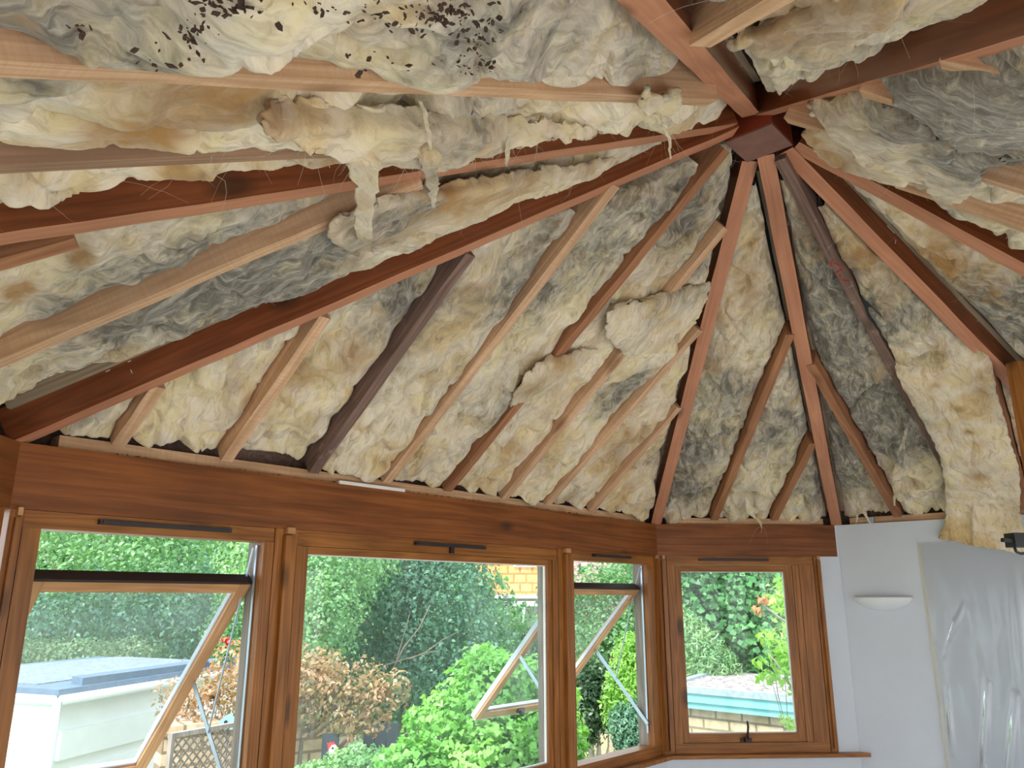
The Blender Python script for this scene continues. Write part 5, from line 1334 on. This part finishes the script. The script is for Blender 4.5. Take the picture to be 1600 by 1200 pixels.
# dark fence panels and the painted hen board behind the copper tree
M_DARKFENCE = plain('blue_black_fence_paint', (0.035, 0.05, 0.065), 0.6)
def panel(name, label, cat, pxs, y0, depth, z_top, m, th=0.05, boards=0.12):
    a, b = at_depth(pxs[0], y0, depth), at_depth(pxs[1], y0, depth); w_ = b[0] - a[0]
    e = empty(name, ((a[0] + b[0]) / 2, depth, GND), label=label, cat=cat)
    bm = bmesh.new(); x = a[0]
    while x < b[0] - 1e-4:
        x2 = min(b[0], x + boards); box(bm, x + 0.003, x2 - 0.003, depth, depth + th * 0.5, GND, z_top); x = x2
    bm_obj('boards', bm, m, e)
    bm = bmesh.new(); box(bm, a[0], b[0], depth + th * 0.5, depth + th, z_top - 0.25, z_top - 0.15); box(bm, a[0], b[0], depth + th * 0.5, depth + th, GND + 0.2, GND + 0.3); bm_obj('rail', bm, m, e)
    return e, a, b
panel('fence_panel', 'dark blue-black fence panel behind the copper tree', 'fence', (568, 622), 1138, 8.9, at_depth(590, 1130, 8.9)[2], M_DARKFENCE)
pe, a, b = panel('painted_board', 'dark board with a painted white hen with red comb, in the wide window', 'painted board', (503, 530), 1150, 7.75, at_depth(515, 1147, 7.75)[2], M_DARKFENCE, boards=0.3)
M_WHITEP, M_REDPAINT, M_YELP = plain('white_gloss_paint', (0.85, 0.85, 0.85), 0.4, var=0.02), plain('red_gloss_paint', (0.75, 0.04, 0.05), 0.4, var=0.03), plain('yellow_gloss_paint', (0.85, 0.6, 0.06), 0.4, var=0.03)
def decal(parent, name, m, poly, k):
    pts = [at_depth(x, y, 7.745 - 0.003 * k) for x, y in poly]
    bm = bmesh.new(); f0 = [bm.verts.new(p) for p in pts]; f1 = [bm.verts.new(p + np.array([0, 0.004, 0])) for p in pts]
    bm.faces.new(f0); bm.faces.new(f1[::-1])
    for i in range(len(pts)): bm.faces.new((f0[i], f0[(i + 1) % len(pts)], f1[(i + 1) % len(pts)], f1[i]))
    return bm_obj(name, bm, m, parent)
decal(pe, 'hen_body', M_WHITEP, [(513, 1166), (518, 1162), (524, 1163), (527, 1168), (525, 1175), (526, 1186), (512, 1186), (514, 1176)], 1)
decal(pe, 'comb', M_REDPAINT, [(512, 1166), (511, 1160), (514, 1162), (516, 1158), (519, 1161), (522, 1158), (524, 1163), (518, 1164), (514, 1170), (513, 1175)], 2)
decal(pe, 'beak', M_YELP, [(525.5, 1166), (529, 1169), (526, 1172)], 2)
decal(pe, 'eye', M_BLACK, [(518, 1168), (520, 1167), (521.5, 1169), (520, 1171), (518, 1170)], 3)
# tan fence behind the bay tree
M_TAN = plain('tan_fence', (0.46, 0.38, 0.24), 0.8, var=0.1)
panel('fence_panel', 'tan board fence behind the bay tree in the narrow window', 'fence', (890, 1010), 1150, 9.3, at_depth(940, 1130, 9.3)[2], M_TAN, boards=0.14)

# ---- houses beyond the trees
M_ORTILE = brick_mat('orange_hung_tiles', (0.72, 0.33, 0.10), (0.80, 0.42, 0.16), (0.50, 0.20, 0.06), 1.0, 0.36, 0.26, 0.03)
M_RTILE = brick_mat('red_brown_roof_tiles', (0.36, 0.20, 0.19), (0.46, 0.28, 0.26), (0.22, 0.11, 0.11), 1.0, 0.42, 0.34, 0.05, rot=(0, 0, 0))
def hbox(name, m, x0, x1, y0, y1, z0, z1, parent, bevel=0.0):
    bm = bmesh.new(); box(bm, x0, x1, y0, y1, z0, z1); return bm_obj(name, bm, m, parent, bevel=bevel)
D = 24.0
g = lambda x, y, d=D: at_depth(x, y, d)
hs = empty('tiled_house', (g(800, 900)[0], D, GND), label='house with orange hung tiles and white porch beyond the trees', cat='house')
xa, xb = g(740, 900)[0], g(868, 900)[0]
hbox('tiled_wall', M_ORTILE, xa, xb, D, D + 5, g(800, 931)[2], g(800, 855)[2], hs)
hbox('lower_wall', M_RENDER, xa, xb, D + 0.3, D + 5, GND, g(800, 931)[2], hs)
wf = hbox('window_frame', M_UPVC, g(803, 900)[0], g(838, 900)[0], D - 0.06, D, g(800, 886)[2], g(800, 862)[2], hs)
hbox('pane', M_BLUEFELT, g(806, 900)[0], g(819, 900)[0], D - 0.08, D - 0.06, g(800, 884)[2], g(800, 864)[2], wf); hbox('pane', M_BLUEFELT, g(822, 900)[0], g(835, 900)[0], D - 0.08, D - 0.06, g(800, 884)[2], g(800, 864)[2], wf)
hbox('porch_roof', M_UPVC, g(775, 930)[0], g(866, 930)[0], D - 2.0, D, g(800, 935)[2], g(800, 930)[2], hs)
hbox('porch_beam', M_UPVC, g(778, 930)[0], g(866, 930)[0], D - 2.0, D - 1.9, g(800, 946)[2], g(800, 939)[2], hs)
for x in (790, 815, 840, 862): hbox('porch_post', M_UPVC, g(x, 940)[0], g(x + 4, 940)[0], D - 2.0, D - 1.85, GND, g(800, 940)[2], hs)
rf = empty('red_roofed_house', (g(945, 900, 27)[0], 27, GND), label='house with red-brown tiled roof seen over the open narrow sash', cat='house')
p = [g(860, 918, 27), g(1030, 918, 27), g(985, 858, 30), g(870, 858, 30)]
bm = bmesh.new(); f0 = [bm.verts.new(q_) for q_ in p]; f1 = [bm.verts.new(q_ - UP * 0.15) for q_ in p]; bm.faces.new(f0); bm.faces.new(f1[::-1])
for i in range(4): bm.faces.new((f0[i], f0[(i + 1) % 4], f1[(i + 1) % 4], f1[i]))
bm_obj('roof', bm, M_RTILE, rf)
hbox('wall', M_ORTILE, p[0][0] + .3, p[1][0] - .3, 27.3, 31, GND, p[0][2] - .1, rf)
hbox('chimney', M_ORTILE, g(1000, 880, 30)[0], g(1025, 880, 30)[0], 30, 31, p[0][2] - 2, g(1000, 850, 30)[2], rf)
# far trees closing the view
for k, (x, y, d_, rx, rz, lab) in enumerate(((450, 880, 26, 5, 4, 'far tree rising behind the yellow-green tree'), (60, 860, 26, 5, 4, 'far tree at the left edge of the left window'), (1180, 900, 24, 5, 4, 'far tree behind the broad-leaved hedge'), (690, 990, 22, 2.0, 1.8, 'far tree low behind the blue-green tree'), (280, 840, 28, 5, 5, 'far tree behind the top of the left window'), (570, 830, 27, 3.2, 3.6, 'far tree behind the top of the wide window'))):
    plant('distant_tree', lab, 'tree', [(x, y, d_, rx, rz), (x + 60, y + 70, d_ - 1, rx * .7, rz * .6), (x - 70, y + 60, d_ - 1, rx * .7, rz * .7)], 5200, 0.34, L_MID if k % 2 else L_DARK, 400 + k, group='far trees', trad=0.2)
